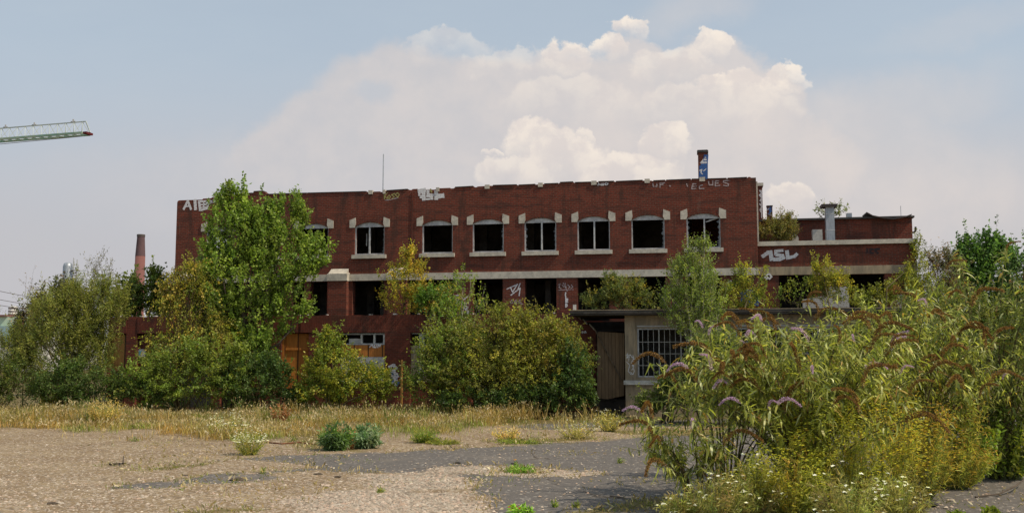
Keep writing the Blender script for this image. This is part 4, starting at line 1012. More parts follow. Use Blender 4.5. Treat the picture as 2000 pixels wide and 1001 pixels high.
plant('weeping_birch', 'tree', 'drooping yellow green birch against the left corner of the factory', [(385, 590, 38, 62), (370, 540, 28, 28), (345, 690, 50, 45), (405, 670, 40, 60), (325, 590, 14, 30)],
      37.8, 700, 20, 0.95, 0.085, 0.06, YGREEN + [(0.22, 0.14, 0.03)], base=(-12.9, 37.8, 0), up=-0.35, out=0.35, jit=0.3, droop=0.35, hang=0.8, trunk=0.09, limbs=26, group=gt, bark='stem')
plant('broadleaf_bush', 'shrub', 'yellowing bush at the foot of the drooping birch', [(370, 735, 75, 45), (430, 720, 40, 50), (300, 745, 55, 40)],
      36.6, 760, 22, 0.62, 0.10, 0.055, GREEN + OLIVE + YGREEN[:2], base=(-12.2, 36.6, 0), up=0.5, out=0.7, jit=0.5, trunk=0.03, stems=12, group=gt, stemname='stem', bark='stem')
plant('dark_bush', 'shrub', 'low dark green bush at the foot of the tall poplar', [(500, 745, 45, 42), (460, 760, 35, 30), (548, 770, 30, 24)],
      36.8, 520, 22, 0.5, 0.10, 0.055, DARKG, base=(-9.6, 36.8, 0), up=0.5, out=0.7, jit=0.5, trunk=0.03, stems=9, group=gt, stemname='stem', bark='stem')
plant('dark_bush', 'shrub', 'low dark bush in front of the willow shrub and brick annexe end', [(190, 760, 55, 26), (130, 752, 50, 32), (285, 770, 30, 22)],
      36.4, 620, 22, 0.5, 0.11, 0.04, DARKG + [(.07, .09, .02)], base=(-15.6, 36.4, 0), up=0.6, out=0.6, jit=0.5, trunk=0.03, stems=9, group=gt, stemname='stem', bark='stem')
plant('dark_bush', 'shrub', 'dense dark olive bush at the far left edge of the yard', [(30, 750, 50, 36), (-40, 745, 60, 45)],
      37, 520, 22, 0.6, 0.12, 0.035, OLIVE + DARKG, base=(-19.2, 37, 0), up=0.6, out=0.6, jit=0.5, trunk=0.03, stems=9, group=gt, stemname='stem', bark='stem')
plant('broadleaf_bush', 'shrub', 'rounded yellow green bush below the white panes of the annexe window', [(655, 726, 46, 42), (705, 754, 52, 28), (622, 764, 36, 24), (640, 680, 18, 24)],
      36.6, 820, 22, 0.55, 0.095, 0.055, YGREEN + [(0.05, 0.085, 0.015)], base=(-6.7, 36.6, 0), up=0.5, out=0.7, jit=0.5, trunk=0.03, stems=16, group=gt, stemname='stem', bark='stem')
plant('birch_tree', 'tree', 'golden yellow young birch growing on the annexe roof below the fourth upper window', [(806, 515, 22, 28), (800, 555, 42, 32), (790, 590, 42, 22), (835, 585, 35, 24)],
      40.6, 330, 22, 0.55, 0.075, 0.055, [(0.21, 0.18, 0.025), (0.14, 0.15, 0.022), (0.28, 0.17, 0.02), (.09, .12, .02)], base=tuple(BW(-4.5, -1.3, 3.72)), up=0.9, out=0.5, jit=0.4, trunk=0.045, limbs=16, group=gt, z0=3.7, bark='stem')
plant('broadleaf_bush', 'shrub', 'fresh green bush on the annexe roof beside the golden birch', [(848, 590, 28, 24), (880, 605, 20, 14)],
      39.6, 150, 20, 0.45, 0.10, 0.06, GREEN, base=tuple(BW(-3.2, -1.9, 3.72)), trunk=0.02, stems=6, group=gt, z0=3.72, stemname='stem', bark='stem')
plant('birch_tree', 'tree', 'sparse slender birch with a thin pale trunk in front of the tagged pier', [(905, 560, 24, 26), (900, 600, 32, 26), (870, 640, 40, 34), (890, 690, 55, 40)],
      37.0, 330, 18, 0.6, 0.085, 0.06, GREEN + YGREEN, base=(-1.95, 37.0, 0), up=0.8, out=0.6, jit=0.4, trunk=0.05, limbs=16, group=gt, bark='birch_bark')
plant('hawthorn_bush', 'shrub', 'left part of the big thicket, green and yellow bush right of the orange post', [(880, 705, 50, 46), (840, 750, 42, 34), (910, 745, 55, 42), (895, 665, 30, 28)],
      36.3, 704, 22, 0.85, 0.09, 0.055, GREEN + OLIVE + [(.17, .15, .02)], base=(-2.6, 36.3, 0), up=0.5, out=0.7, jit=0.5, trunk=0.035, stems=16, group=gt, stemname='stem', bark='stem')
plant('hawthorn_bush', 'shrub', 'olive and ochre middle bush of the big thicket below the tag 666', [(975, 690, 62, 52), (950, 745, 65, 46), (1010, 740, 55, 52), (990, 640, 40, 26)],
      35.9, 1056, 22, 0.85, 0.09, 0.052, OLIVE + YGREEN + [(0.09, 0.05, 0.02)], base=(-0.6, 35.9, 0), up=0.5, out=0.7, jit=0.5, trunk=0.035, stems=16, group=gt, stemname='stem', bark='stem')
plant('hawthorn_bush', 'shrub', 'right part of the big thicket, yellow tipped bush arching toward the plank door', [(1068, 678, 46, 36), (1075, 735, 56, 50), (1040, 650, 40, 28), (1105, 700, 34, 50)],
      36.1, 968, 22, 0.85, 0.09, 0.052, YGREEN + OLIVE + [(0.16, 0.07, 0.02)], base=(1.3, 36.1, 0), up=0.5, out=0.7, jit=0.5, trunk=0.035, stems=16, group=gt, stemname='stem', bark='stem')
plant('dark_bush', 'shrub', 'dark green bush hugging the wall left of the plank door, low lobes coloured as shade', [(1125, 735, 28, 50), (1105, 765, 40, 32), (1040, 782, 55, 20), (930, 784, 60, 16), (1140, 785, 20, 14)],  # wide low lobes: shade under the thicket, put in as dark leaves
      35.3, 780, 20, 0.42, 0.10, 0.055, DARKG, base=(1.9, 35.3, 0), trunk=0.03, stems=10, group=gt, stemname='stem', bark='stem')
plant('roof_bush', 'shrub', 'rounded grey green bush growing on the canopy roof near its left end', [(1180, 585, 30, 22), (1238, 586, 26, 20), (1205, 568, 24, 24), (1222, 578, 34, 22), (1165, 592, 20, 12)],
      38.6, 380, 22, 0.45, 0.09, 0.04, [(0.06, 0.08, 0.03), (0.085, 0.11, 0.03), (.04, .06, .02), (0.20, 0.15, 0.02)], base=tuple(BW(4.9, -2.6, 3.95)), trunk=0.025, stems=10, group=gt, z0=3.96, stemname='stem', bark='stem')
plant('birch_tree', 'tree', 'bushy light green birch in front of the canopy, reaching the rightmost upper window sill', [(1368, 510, 24, 30), (1352, 555, 40, 40), (1345, 605, 46, 38), (1385, 580, 30, 40), (1375, 640, 42, 32)],
      35.2, 820, 22, 0.55, 0.065, 0.05, [(0.10, 0.135, 0.03), (0.075, 0.105, 0.025), (0.14, 0.15, 0.03)], base=(6.7, 35.2, 0), up=0.9, out=0.5, jit=0.4, trunk=0.06, limbs=24, group=gt, bark='birch_bark')
plant('birch_tree', 'tree', 'yellow green young birch at the joint between factory and wing', [(1470, 550, 30, 30), (1445, 580, 34, 28), (1490, 590, 24, 22), (1430, 600, 34, 20)],
      38.8, 330, 20, 0.5, 0.075, 0.05, YGREEN, base=tuple(BW(9.7, -2.0, 3.93)), up=0.8, out=0.5, jit=0.4, trunk=0.04, limbs=14, group=gt, z0=3.93, bark='stem')
plant('birch_tree', 'tree', 'slim yellow green birch in front of the white painted low wall of the wing', [(1608, 535, 16, 26), (1625, 565, 22, 24), (1645, 560, 20, 24)],
      38.2, 210, 20, 0.5, 0.075, 0.05, YGREEN + [(.22, .17, .02)], base=tuple(BW(12.9, -2.2, 3.93)), up=0.8, out=0.5, jit=0.4, trunk=0.035, limbs=10, group=gt, z0=3.93, bark='stem')
plant('birch_tree', 'tree', 'sparse leafy twigs of a small tree in the left dark bay of the wing', [(1555, 575, 30, 22), (1570, 560, 18, 18)],
      38.6, 48, 12, 0.45, 0.09, 0.055, GREEN + YGREEN, base=tuple(BW(11.7, -1.6, 3.93)), up=0.8, out=0.5, jit=0.4, trunk=0.03, limbs=10, group=gt, z0=3.93, bark='stem')
plant('broadleaf_bush', 'shrub', 'olive bush filling the right bay of the wing above the canopy', [(1712, 586, 24, 16), (1762, 565, 22, 30), (1680, 590, 18, 12)],
      38.0, 220, 20, 0.45, 0.08, 0.05, OLIVE + YGREEN, base=tuple(BW(14.9, -2.1, 3.93)), trunk=0.03, stems=8, group=gt, z0=3.93, stemname='stem', bark='stem')
plant('broadleaf_bush', 'shrub', 'tall narrow bush hanging at the outer right corner of the wing', [(1797, 500, 11, 30), (1795, 540, 20, 34), (1810, 580, 30, 34)],
      39.0, 300, 18, 0.5, 0.08, 0.05, YGREEN + OLIVE, base=(16.3, 39.0, 0), up=0.9, out=0.4, jit=0.4, trunk=0.04, limbs=12, group=gt)
plant('rowan_tree', 'tree', 'wispy blue grey tree just right of the wing with sky showing through', [(1838, 545, 30, 40), (1862, 530, 22, 32), (1855, 590, 40, 34), (1830, 520, 18, 24)],
      46, 300, 16, 0.8, 0.13, 0.05, [(0.05, 0.06, 0.04), (0.08, 0.09, 0.05), (0.14, 0.08, 0.04)], base=(20.6, 46, 0), up=0.7, out=0.6, jit=0.6, trunk=0.07, limbs=22, group=gt)
plant('poplar_tree', 'tree', 'upright green poplar standing against the sky at the right edge', [(1918, 490, 36, 32), (1900, 530, 30, 40), (1945, 520, 32, 40), (1920, 580, 58, 45), (1925, 640, 60, 40)],
      48, 1050, 20, 0.95, 0.15, 0.11, [(0.045, 0.090, 0.022), (0.070, 0.120, 0.028), (.03, .06, .015)], base=(23.2, 48, 0), up=1.6, out=0.4, jit=0.25, trunk=0.13, limbs=20, group=gt)
plant('poplar_tree', 'tree', 'second smaller poplar cut by the right edge of the picture', [(1990, 560, 26, 40), (2040, 560, 50, 70), (2000, 620, 50, 40)],
      46, 600, 20, 0.9, 0.14, 0.10, BLUEG + GREEN, base=(25.0, 46, 0), up=1.3, out=0.4, jit=0.25, trunk=0.12, limbs=14, group=gt)
plant('terrace_bush', 'shrub', 'olive brown bush growing on the terrace beside the factory end wall', [(1510, 456, 22, 18), (1535, 452, 18, 20), (1530, 428, 12, 10)],
      41.6, 300, 22, 0.5, 0.08, 0.035, [(0.10, 0.10, 0.025), (0.13, 0.09, 0.03), (0.07, 0.08, 0.02)], base=tuple(BW(11.6, 2.2, 6.66)), up=0.9, out=0.4, jit=0.3, trunk=0.025, stems=9, group=gt, z0=6.66, stemname='stem', bark='stem')
plant('terrace_bush', 'shrub', 'small sprig of leaves showing both sides of the vent duct cowl', [(1604, 410, 13, 8), (1642, 412, 10, 8), (1620, 412, 20, 10)],
      44.5, 46, 12, 0.5, 0.11, 0.05, OLIVE, base=(14.5, 44.5, 8.4), up=0.6, out=0.8, jit=0.4, trunk=0.02, stems=5, z0=8.4, group=gt, stemname='stem', bark='stem')
# dark scrub between the shed and the butterfly bushes
plant('dark_bush', 'shrub', 'dark scrub below the barred shed window nearest the plank door', [(1320, 772, 40, 28), (1365, 745, 40, 36), (1265, 792, 24, 12)],
      33.5, 750, 22, 0.5, 0.10, 0.05, DARKG + OLIVE, base=(5.2, 33.5, 0), trunk=0.03, stems=12, group=gt, stemname='stem', bark='stem')
plant('dark_bush', 'shrub', 'dark scrub in front of the second barred shed window', [(1430, 740, 60, 46), (1400, 700, 40, 34), (1500, 760, 60, 40)],
      32.5, 900, 22, 0.55, 0.11, 0.045, DARKG + OLIVE, base=(7.5, 32.5, 0), trunk=0.03, stems=12, group=gt, stemname='stem', bark='stem')
plant('dark_bush', 'shrub', 'tall olive scrub hiding the right end of the loading shed', [(1800, 620, 50, 40), (1760, 680, 70, 50), (1860, 660, 70, 60), (1690, 730, 60, 50), (1930, 680, 60, 70)],
      31.5, 1700, 22, 0.6, 0.12, 0.04, OLIVE + DARKG + [(0.15, 0.13, 0.03)], base=(13.2, 31.5, 0), trunk=0.04, stems=16, group=gt, stemname='stem', bark='stem')

# --- grass and tall weeds at the edge of the scrub
def blades(name, label, n, xr, yr, hr, wd, pal, dens=0.5, seed=5, heads=0.5, lean=0.35, maskf=None):
    x = RND.uniform(*xr, n); y = RND.uniform(*yr, n)
    k = vnoise(x, y, 0.55, seed, 4); keep = k > dens
    if maskf is not None: keep &= maskf(x, y)
    x, y, k = x[keep], y[keep], k[keep]; n = len(x)
    h = RND.uniform(*hr, n) * (0.55 + 1.3 * (vnoise(x, y, 0.35, seed + 7, 3) - 0.2))
    P = np.stack([x, y, np.zeros(n)], 1); D = unit(UP + rdir(n) * lean)
    b = Bulk(); C = palette(n, pal, 0.25)
    pv = vnoise(x, y, 0.6, seed + 30, 3); C = C * (0.75 + 0.9 * (vnoise(x, y, 1.3, seed + 31, 3) - 0.2))[:, None]
    C[pv > 0.51] *= np.array((0.62, 0.88, 0.62)); C[pv < 0.38] *= np.array((1.0, 0.86, 0.8))
    V, Q, CC = leaf_arrays(P, D, rdir(n), h, wd, C); b.add(V, Q, CC)
    m = RND.random(n) < heads; T_ = P[m] + D[m] * h[m][:, None] * 0.9
    C2 = palette(len(T_), [(0.36, 0.27, 0.13), (0.26, 0.17, 0.08), (0.45, 0.40, 0.28), (0.20, 0.17, 0.05)], 0.2)
    V, Q, CC = leaf_arrays(T_, unit(D[m] + rdir(len(T_)) * 0.6), rdir(len(T_)), RND.uniform(0.05, 0.14, len(T_)), 0.035, C2); b.add(V, Q, CC)
    o = link(name, b.mesh(name), 'grassy'); tag(o, label, None, None, 'stuff'); return o
def strip(x, y):
    px, py = project(x, y, 0.0)
    lim = 826 + 10 + 110 * (vnoise(x, y, 0.40, 77, 4) - 0.48) + 16 * RND.random(len(px)) ** 3 - np.clip((px - 700) / 40, 0, 14)
    return (RND.random(len(px)) < np.clip((lim - py) / 16, 0, 1)) & (px < 1260) & ((px < 1060) | (RND.random(len(px)) < 0.35))
DRY = [(0.36, 0.27, 0.09), (0.28, 0.22, 0.06), (0.20, 0.20, 0.045), (0.44, 0.36, 0.17), (0.26, 0.15, 0.05)]
blades('dry_grass', 'strip of dry straw coloured grass and seed heads along the foot of the bushes', 115000, (-22, 6), (26.5, 38), (0.10, 0.40), 0.016, DRY, 0.40, maskf=strip)
blades('tall_weeds', 'tall greenish weeds mixed into the dry grass strip', 22000, (-22, 3), (31.5, 37.5), (0.35, 0.80), 0.028, OLIVE + DRY + DRY, 0.50, 15, 0.7, 0.5, maskf=strip)
blades('sparse_grass', 'thin scattered grass blades growing through the yard surface', 14000, (-16, 10), (15, 36), (0.03, 0.13), 0.014, DRY + YGREEN, 0.60, 25, 0.2, 1.0)
def edges(x, y):
    a, g_, m_ = masks(x, y); return ((np.abs(a - 0.5) < 0.42) | ((m_ > 0.15) & (y < 33))) & (RND.random(len(x)) < 0.8)
blades('edge_weeds', 'tiny weeds and seedlings along the broken edges of the asphalt', 60000, (-16, 10), (14.5, 34), (0.02, 0.11), 0.016, YGREEN + DRY, 0.47, 45, 0.25, 1.1, maskf=edges)
def mossy(x, y): return masks(x, y)[2] > 0.5
blades('low_grass', 'short moss and low grass on the damp patches of the yard', 50000, (-14, 9), (14.5, 33), (0.02, 0.07), 0.014, YGREEN + DRY, 0.2, 35, 0.1, 1.2, maskf=mossy)

WG_ = 'flowering weeds in front of the butterfly bushes'
def weed(name, cat, label, px, pyb, w, h, n, nl, ll, lw, pal, L=0.3, flowers=None, nf=0, fr=0.012, up=1.0, out=0.6, gname='flowers', flat=0.2, ftop=0.55, group=None, hang=0.0, droop=0.0, stem='greenstem', jit=.35, curl=0.3, lean=0.0):
    """a weed standing on the yard: w, h in photo pixels at its own distance"""
    b = gnd(px, pyb); s = b[1] / F; W_ = w * s; Hh = h * s
    root = thing(name, label, cat, b, 0, group)
    e = rdir(n) * np.array((W_ / 2, W_ / 2.4, 0)); e[:, 2] = Hh * (0.35 + 0.65 * RND.random(n)) * (1 - 0.35 * (np.hypot(e[:, 0], e[:, 1]) / (W_ / 2 + 1e-6)) ** 2)
    st = e * np.array((0.25, 0.25, 0)); bl, bt = Bulk(), Bulk()
    e[:, 0] += lean * e[:, 2]
    D = unit(e - st + rdir(n) * 0.05); LL = np.linalg.norm(e - st, axis=1)
    shoot_leaves(bl, bt, st, D, LL, nl, ll, lw, pal, droop, 0.015, hang, segs=3, curl=curl, t0=0.08, twig=0.006)
    link('leaves', bl.mesh('leaves'), 'weedleaf' if group == WG_ else 'leaf', root); link('stems', bt.mesh('stems', False), stem, root)
    if flowers and nf:
        i = RND.integers(0, n, nf); T_ = e[i] + rdir(nf) * np.array((W_, W_, Hh)) * 0.09
        T_[:, 2] = np.maximum(T_[:, 2], Hh * (1 - ftop))
        fb = Bulk(); C = palette(nf, flowers, 0.12)
        for k in range(3):
            a = k * 2.09; d = unit(np.stack([np.full(nf, math.cos(a)), np.full(nf, math.sin(a)), RND.uniform(-flat, flat, nf)], 1) + rdir(nf) * 0.3)
            V, Q, CC = leaf_arrays(T_ - d * fr * .5, d, unit(UP + rdir(nf) * 0.5), fr * 2, fr * 1.5, C); fb.add(V, Q, CC)
        link(gname, fb.mesh(gname), 'petal', root)
    return root
WHITE = [(0.75, 0.74, 0.66), (0.6, 0.58, 0.48), (0.8, 0.8, 0.75)]
YEL = [(0.58, 0.50, 0.04), (0.44, 0.44, 0.04), (0.36, 0.38, 0.05), (0.55, 0.34, 0.03)]
weed('fleabane_plant', 'plant', 'upright white flowered fleabane clump standing alone on the gravel', 487, 889, 62, 62, 60, 26, 0.07, 0.014, YGREEN + [(0.2, 0.16, 0.08)], flowers=WHITE, nf=260, fr=0.016)
weed('fleabane_plant', 'plant', 'low white flowered weeds just behind the lone fleabane clump', 445, 856, 70, 60, 50, 18, 0.07, 0.014, YGREEN + DRY, flowers=WHITE, nf=170, fr=0.017)
weed('willowherb_plant', 'plant', 'left dark green bushy weed of the pair on the gravel', 655, 880, 62, 60, 46, 34, 0.17, 0.035, BLUEG + GREEN, flowers=YEL, nf=14, fr=0.02, hang=0.1, jit=.5)
weed('willowherb_plant', 'plant', 'right grey green bushy weed of the pair on the gravel', 712, 876, 64, 56, 44, 32, 0.17, 0.04, [(0.09, 0.13, 0.07), (0.05, 0.09, 0.035), (0.14, 0.17, 0.10)], hang=0.1)
weed('sorrel_plant', 'plant', 'rusty brown dock spike between the two bushy weeds', 684, 878, 16, 56, 10, 26, 0.05, 0.03, [(0.22, 0.10, 0.05), (0.28, 0.14, 0.07)])
weed('grass_tuft', 'plant', 'green tuft with a yellow side on the gravel in the centre of the yard', 826, 866, 56, 34, 70, 14, 0.12, 0.016, YGREEN + GREEN, flowers=YEL, nf=30, fr=0.014)
weed('grass_tuft', 'plant', 'low yellow green mat beside the central tuft', 865, 868, 70, 12, 90, 10, 0.07, 0.016, YGREEN)
weed('sorrel_plant', 'plant', 'brownish dry weed right of the centre on the asphalt edge', 990, 858, 60, 32, 50, 16, 0.07, 0.02, DRY + [(0.25, 0.12, 0.08)])
weed('grass_tuft', 'plant', 'flat green mat in front of the brownish dry weed', 1010, 866, 90, 10, 90, 10, 0.07, 0.018, YGREEN + GREEN)
weed('grass_tuft', 'plant', 'flat bright green weed with one orange stalk on the pale gravel island', 1018, 922, 60, 12, 110, 10, 0.07, 0.018, [(0.10, 0.17, 0.03), (0.14, 0.19, 0.03)])
weed('sorrel_plant', 'plant', 'single thin stalk with an orange head on the gravel island', 1005, 918, 4, 26, 4, 12, 0.05, 0.02, GREEN, flowers=[(0.5, 0.25, 0.03)], nf=8, fr=0.02, ftop=0.2)
weed('grass_tuft', 'plant', 'pale flowering weeds near the asphalt edge left of the butterfly bush', 1125, 856, 90, 40, 60, 16, 0.07, 0.016, YGREEN + DRY, flowers=WHITE, nf=90, fr=0.014)
weed('grass_tuft', 'plant', 'ochre weeds at the end of the grass strip in front of the plank door', 1190, 842, 70, 44, 70, 18, 0.08, 0.018, DRY + YGREEN, flowers=WHITE, nf=60, fr=0.015)
weed('succulent_weed', 'plant', 'bright green weed with red tips at the bottom centre edge', 1016, 1004, 46, 22, 26, 10, 0.09, 0.03, [(0.16, 0.24, 0.04), (0.12, 0.2, 0.03)], flowers=[(0.45, 0.05, 0.03)], nf=9, fr=0.02)
weed('tansy_plant', 'plant', 'grey green weed with dull white flower heads in front of the yellowing bush', 340, 806, 74, 68, 50, 26, 0.14, 0.04, [(0.10, 0.14, 0.07), (0.06, 0.10, 0.04)], flowers=[(0.5, 0.45, 0.42)], nf=120, fr=0.028)
weed('maple_sapling', 'plant', 'small yellow leaved sapling before the willow shrub', 107, 806, 62, 70, 44, 24, 0.14, 0.09, GOLD + YGREEN, flowers=None)
weed('sorrel_plant', 'plant', 'dark red brown dock plant in the grass strip below the poplar', 548, 826, 40, 48, 26, 26, 0.07, 0.04, [(0.13, 0.06, 0.03), (0.2, 0.09, 0.04)])
weed('grass_tuft', 'plant', 'dry orange tinted tuft at the left of the grass strip', 205, 832, 70, 66, 120, 14, 0.10, 0.02, DRY + [(.3, .17, .05)], flowers=[(0.4, 0.3, 0.12)], nf=90, fr=0.02)
for q, (a, b_, w_, lab) in enumerate([(65, 836, 40, 'tiny green tuft at the left on bare gravel under the small sapling'), (262, 862, 22, 'tiny lone green tuft on the bare gravel in the left of the yard'), (573, 862, 16, 'tiny tuft beside the rusty rod'), (512, 925, 6, 'single green sprout in front of the lone fleabane clump'), (745, 962, 10, 'thin sprout on the bright gravel near the lower edge'), (1085, 990, 10, 'small sprout on the asphalt near the lower edge'), (1125, 990, 18, 'small pale sprout right of the lower centre'), (1212, 904, 14, 'small sprout on the asphalt close to the butterfly bush')]):
    weed('grass_sprout', 'plant', lab, a, b_, w_, 14, 14, 6, 0.06, 0.014, YGREEN + GREEN)

# small things lying on the yard
def lying(name, cat, label, pts, r, mat):
    m = MB(); P = [gnd(a, b_) + np.array((0, 0, z)) for a, b_, z in pts]; c = P[0].copy()
    m.tube([p - c for p in P], [r] + [r * 0.9] * (len(P) - 2) + [r * 0.5], 6)
    return tag(m.build(name, mat, loc=c), label, cat)
lying('fallen_branch', 'branch', 'short crooked dead branch lying on the bare gravel at the left', [(214, 908, .03), (224, 910, .05), (233, 908, .04), (240, 911, .07), (241, 905, .16)], 0.022, 'bark')
lying('rusty_rod', 'rod', 'long rusty rod lying on the gravel left of the bushy weeds', [(518, 865, .03), (550, 868, .03), (585, 866, .04), (617, 869, .03)], 0.020, 'rust')
lying('fallen_branch', 'branch', 'thin dark twig lying on the asphalt near the lower right', [(1192, 970, .02), (1205, 973, .03), (1222, 974, .02)], 0.014, 'bark')
lying('fallen_branch', 'branch', 'bare dark stem arching low over the asphalt in the lower right corner', [(1905, 972, .02), (1950, 970, .05), (1985, 962, .12), (2010, 950, .2)], 0.016, 'bark')
for k, (a, b_, r, lab) in enumerate([(462, 938, .085, 'dark clod of earth on the gravel left of the grey asphalt strip'), (455, 928, .05, 'small dark clod just behind the larger left clod'), (622, 927, .06, 'flat dark clod at the edge of the bright gravel'), (660, 932, .05, 'small dark lump right of the flat clod'),
                                      (104, 985, .06, 'brown lump of earth at the lower left'), (1003, 905, .04, 'dark stone on the asphalt behind the gravel island'), (894, 904, .05, 'dark stone on the asphalt left of the gravel island'), (1815, 988, .10, 'grey rubble lump on the asphalt at the lower right'), (362, 930, .05, 'brown lump in the middle of the left gravel')]):
    bm = bmesh.new(); bmesh.ops.create_icosphere(bm, subdivisions=2, radius=r)
    for v in bm.verts:
        v.co *= RND.uniform(0.75, 1.2); v.co.z *= 0.5; v.co.x *= 1.5
    me = bpy.data.meshes.new('clod'); bm.to_mesh(me); bm.free()
    p = gnd(a, b_); tag(link('clod', me, 'bark' if k not in (5, 6, 7) else 'concrete_dark', loc=(p[0], p[1], r * 0.3)), lab, 'clod')

# ================================================================== butterfly bushes in front
def panicle_mesh(kind, seed):
    r = np.random.default_rng(seed); n = 460
    t = r.random(n) ** 0.9; L = 0.40 + 0.06 * seed % 0.1
    ax = np.stack([L * t, np.zeros(n), 0.16 * np.sin(t * 2.6) * (1 - .3 * t) - 0.10 * t * t], 1)
    rad_ = 0.027 * (0.75 + 0.5 * ((seed * 7) % 4) / 3) * (1 - 0.75 * t) * (0.6 + 0.4 * np.minimum(t * 6, 1)) * (1.0 if kind == 'seed' else 1.9)
    d = unit(r.standard_normal((n, 3))); P = ax + d * rad_[:, None] * r.uniform(0.3, 1.0, (n, 1))
    if kind == 'seed': cols = [(0.20, 0.100, 0.030), (0.11, 0.056, 0.020), (0.29, 0.165, 0.048)]
    else: cols = [(0.42, 0.26, 0.50), (0.55, 0.38, 0.60), (0.33, 0.20, 0.42), (0.65, 0.5, 0.62)]
    C = palette(n, cols, 0.25)
    b = Bulk(); V, Q, CC = leaf_arrays(P, unit(d + np.array((0.5, 0, 0))), rdir(n), 0.020, 0.014, C); b.add(V, Q, CC)
    s = np.linspace(-0.05, 1, 8); sx = np.stack([L * s, np.zeros(8), 0.16 * np.sin(s * 2.6) * (1 - .3 * s) - 0.10 * s * s], 1)
    b.add(*ribbon_arrays(sx[:-1], sx[1:], 0.005), None)
    b.C[-1] = np.tile(np.array([[0.14, 0.10, 0.04]]), (len(b.V[-1]), 1))
    me = b.mesh(kind); me.materials.append(MAT['petal']); return me
SEEDM = [panicle_mesh('seed_head', k) if False else panicle_mesh('seed', k) for k in range(4)]
FLOWM = [panicle_mesh('flower', k + 10) for k in range(3)]
BUD = [(0.105, 0.122, 0.024), (0.160, 0.160, 0.032), (0.065, 0.085, 0.026), (0.190, 0.180, 0.042)]
BUDL = [(0.36, 0.36, 0.20), (0.30, 0.30, 0.13)]       # pale leaf undersides
def buddleia(label, base, spread, height, nst, nbr, nlf, heads, seed, azr=(0, 360), ll=0.20, lw=0.036, pal=BUD, low=0.25, minr=0.15, flowers=()):
    global RND
    keepR = RND; RND = np.random.default_rng(seed)
    base = np.array(base, float); root = thing('butterfly_bush', label, 'shrub', base, 0, 'butterfly bushes in the foreground')
    bl, bt, mb = Bulk(), Bulk(), MB(); tips = []
    for k in range(nst):
        az = rad(RND.uniform(*azr)); rr = spread * (minr + (1 - minr) * RND.random() ** 0.6); hh = height * (1 - 0.45 * (rr / spread) ** 2) * RND.uniform(0.72, 1.05)
        e = np.array((math.cos(az) * rr, math.sin(az) * rr * 0.8, hh))
        s0 = np.array((math.cos(az) * 0.12, math.sin(az) * 0.12, 0))
        c1 = np.array((e[0] * 0.35, e[1] * 0.35, hh * 0.75))
        tt = np.linspace(0, 1, 9)[:, None]
        pts = (1 - tt) ** 2 * s0 + 2 * tt * (1 - tt) * c1 + tt ** 2 * e
        mb.tube(pts, list(np.linspace(0.020, 0.005, 9)), 5)
        dirn = unit(pts[-1] - pts[-3]); tips.append((pts[-1], dirn))
        # side branches
        tb = RND.uniform(low, 0.97, nbr); j = tb * 8; i0 = j.astype(int)
        P = pts[i0] * (1 - (j - i0))[:, None] + pts[np.minimum(i0 + 1, 8)] * (j - i0)[:, None]
        stem_d = unit(pts[np.minimum(i0 + 1, 8)] - pts[i0] + 1e-5)
        D = unit(stem_d * 0.7 + rdir(nbr) * 0.75 + UP * 0.35); LL = RND.uniform(0.30, 0.70, nbr)
        leafs(bl, P, D, LL, nlf, ll, lw, pal); bt.add(*ribbon_arrays(P, P + D * LL[:, None], 0.006))
        for q in range(nbr):
            if RND.random() < 0.30: tips.append((P[q] + D[q] * LL[q], D[q]))
        leafs(bl, pts[4:8], unit(pts[5:9] - pts[4:8]), np.linalg.norm(pts[5:9] - pts[4:8], axis=1), max(4, nlf // 2), ll, lw, pal)
    link('leaves', bl.mesh('leaves'), 'leaf_shiny', root)
    s = mb.build('stems', 'stem', root, smooth=True); link('twigs', bt.mesh('twigs', False), 'greenstem', s)
    # seed heads on the outermost, highest tips
    tips.sort(key=lambda q: -(q[0][2] * 0.6 + abs(q[0][0]) * 0.6 - q[0][1] * 0.8))
    sel = tips[:int(heads * 1.6)]; RND.shuffle(sel) if False else None
    idx = RND.permutation(len(sel))[:heads]
    for c, q in enumerate(idx):
        p, d = sel[q]
        fl = c < flowers if isinstance(flowers, int) else False
        me = (FLOWM if fl else SEEDM)[RND.integers(3)]
        nm = 'flower_spike' if fl else 'seed_head'
        o = bpy.data.objects.new(nm, me); COL.objects.link(o); o.parent = root; o.location = tuple(p)
        hd = np.array((d[0] + RND.uniform(-.35, .35), d[1] * 0.5 + RND.uniform(-.4, .2), 0)); yaw = math.atan2(hd[1], hd[0])
        o.rotation_euler = (RND.uniform(-.4, .4), RND.uniform(-0.9, 0.15), yaw)
        sc = RND.uniform(0.85, 1.55) * (0.50 if fl else 1.0); o.scale = (sc, sc, sc)
        if fl: o['label'] = 'purple flower spike'
    RND = keepR
    return root
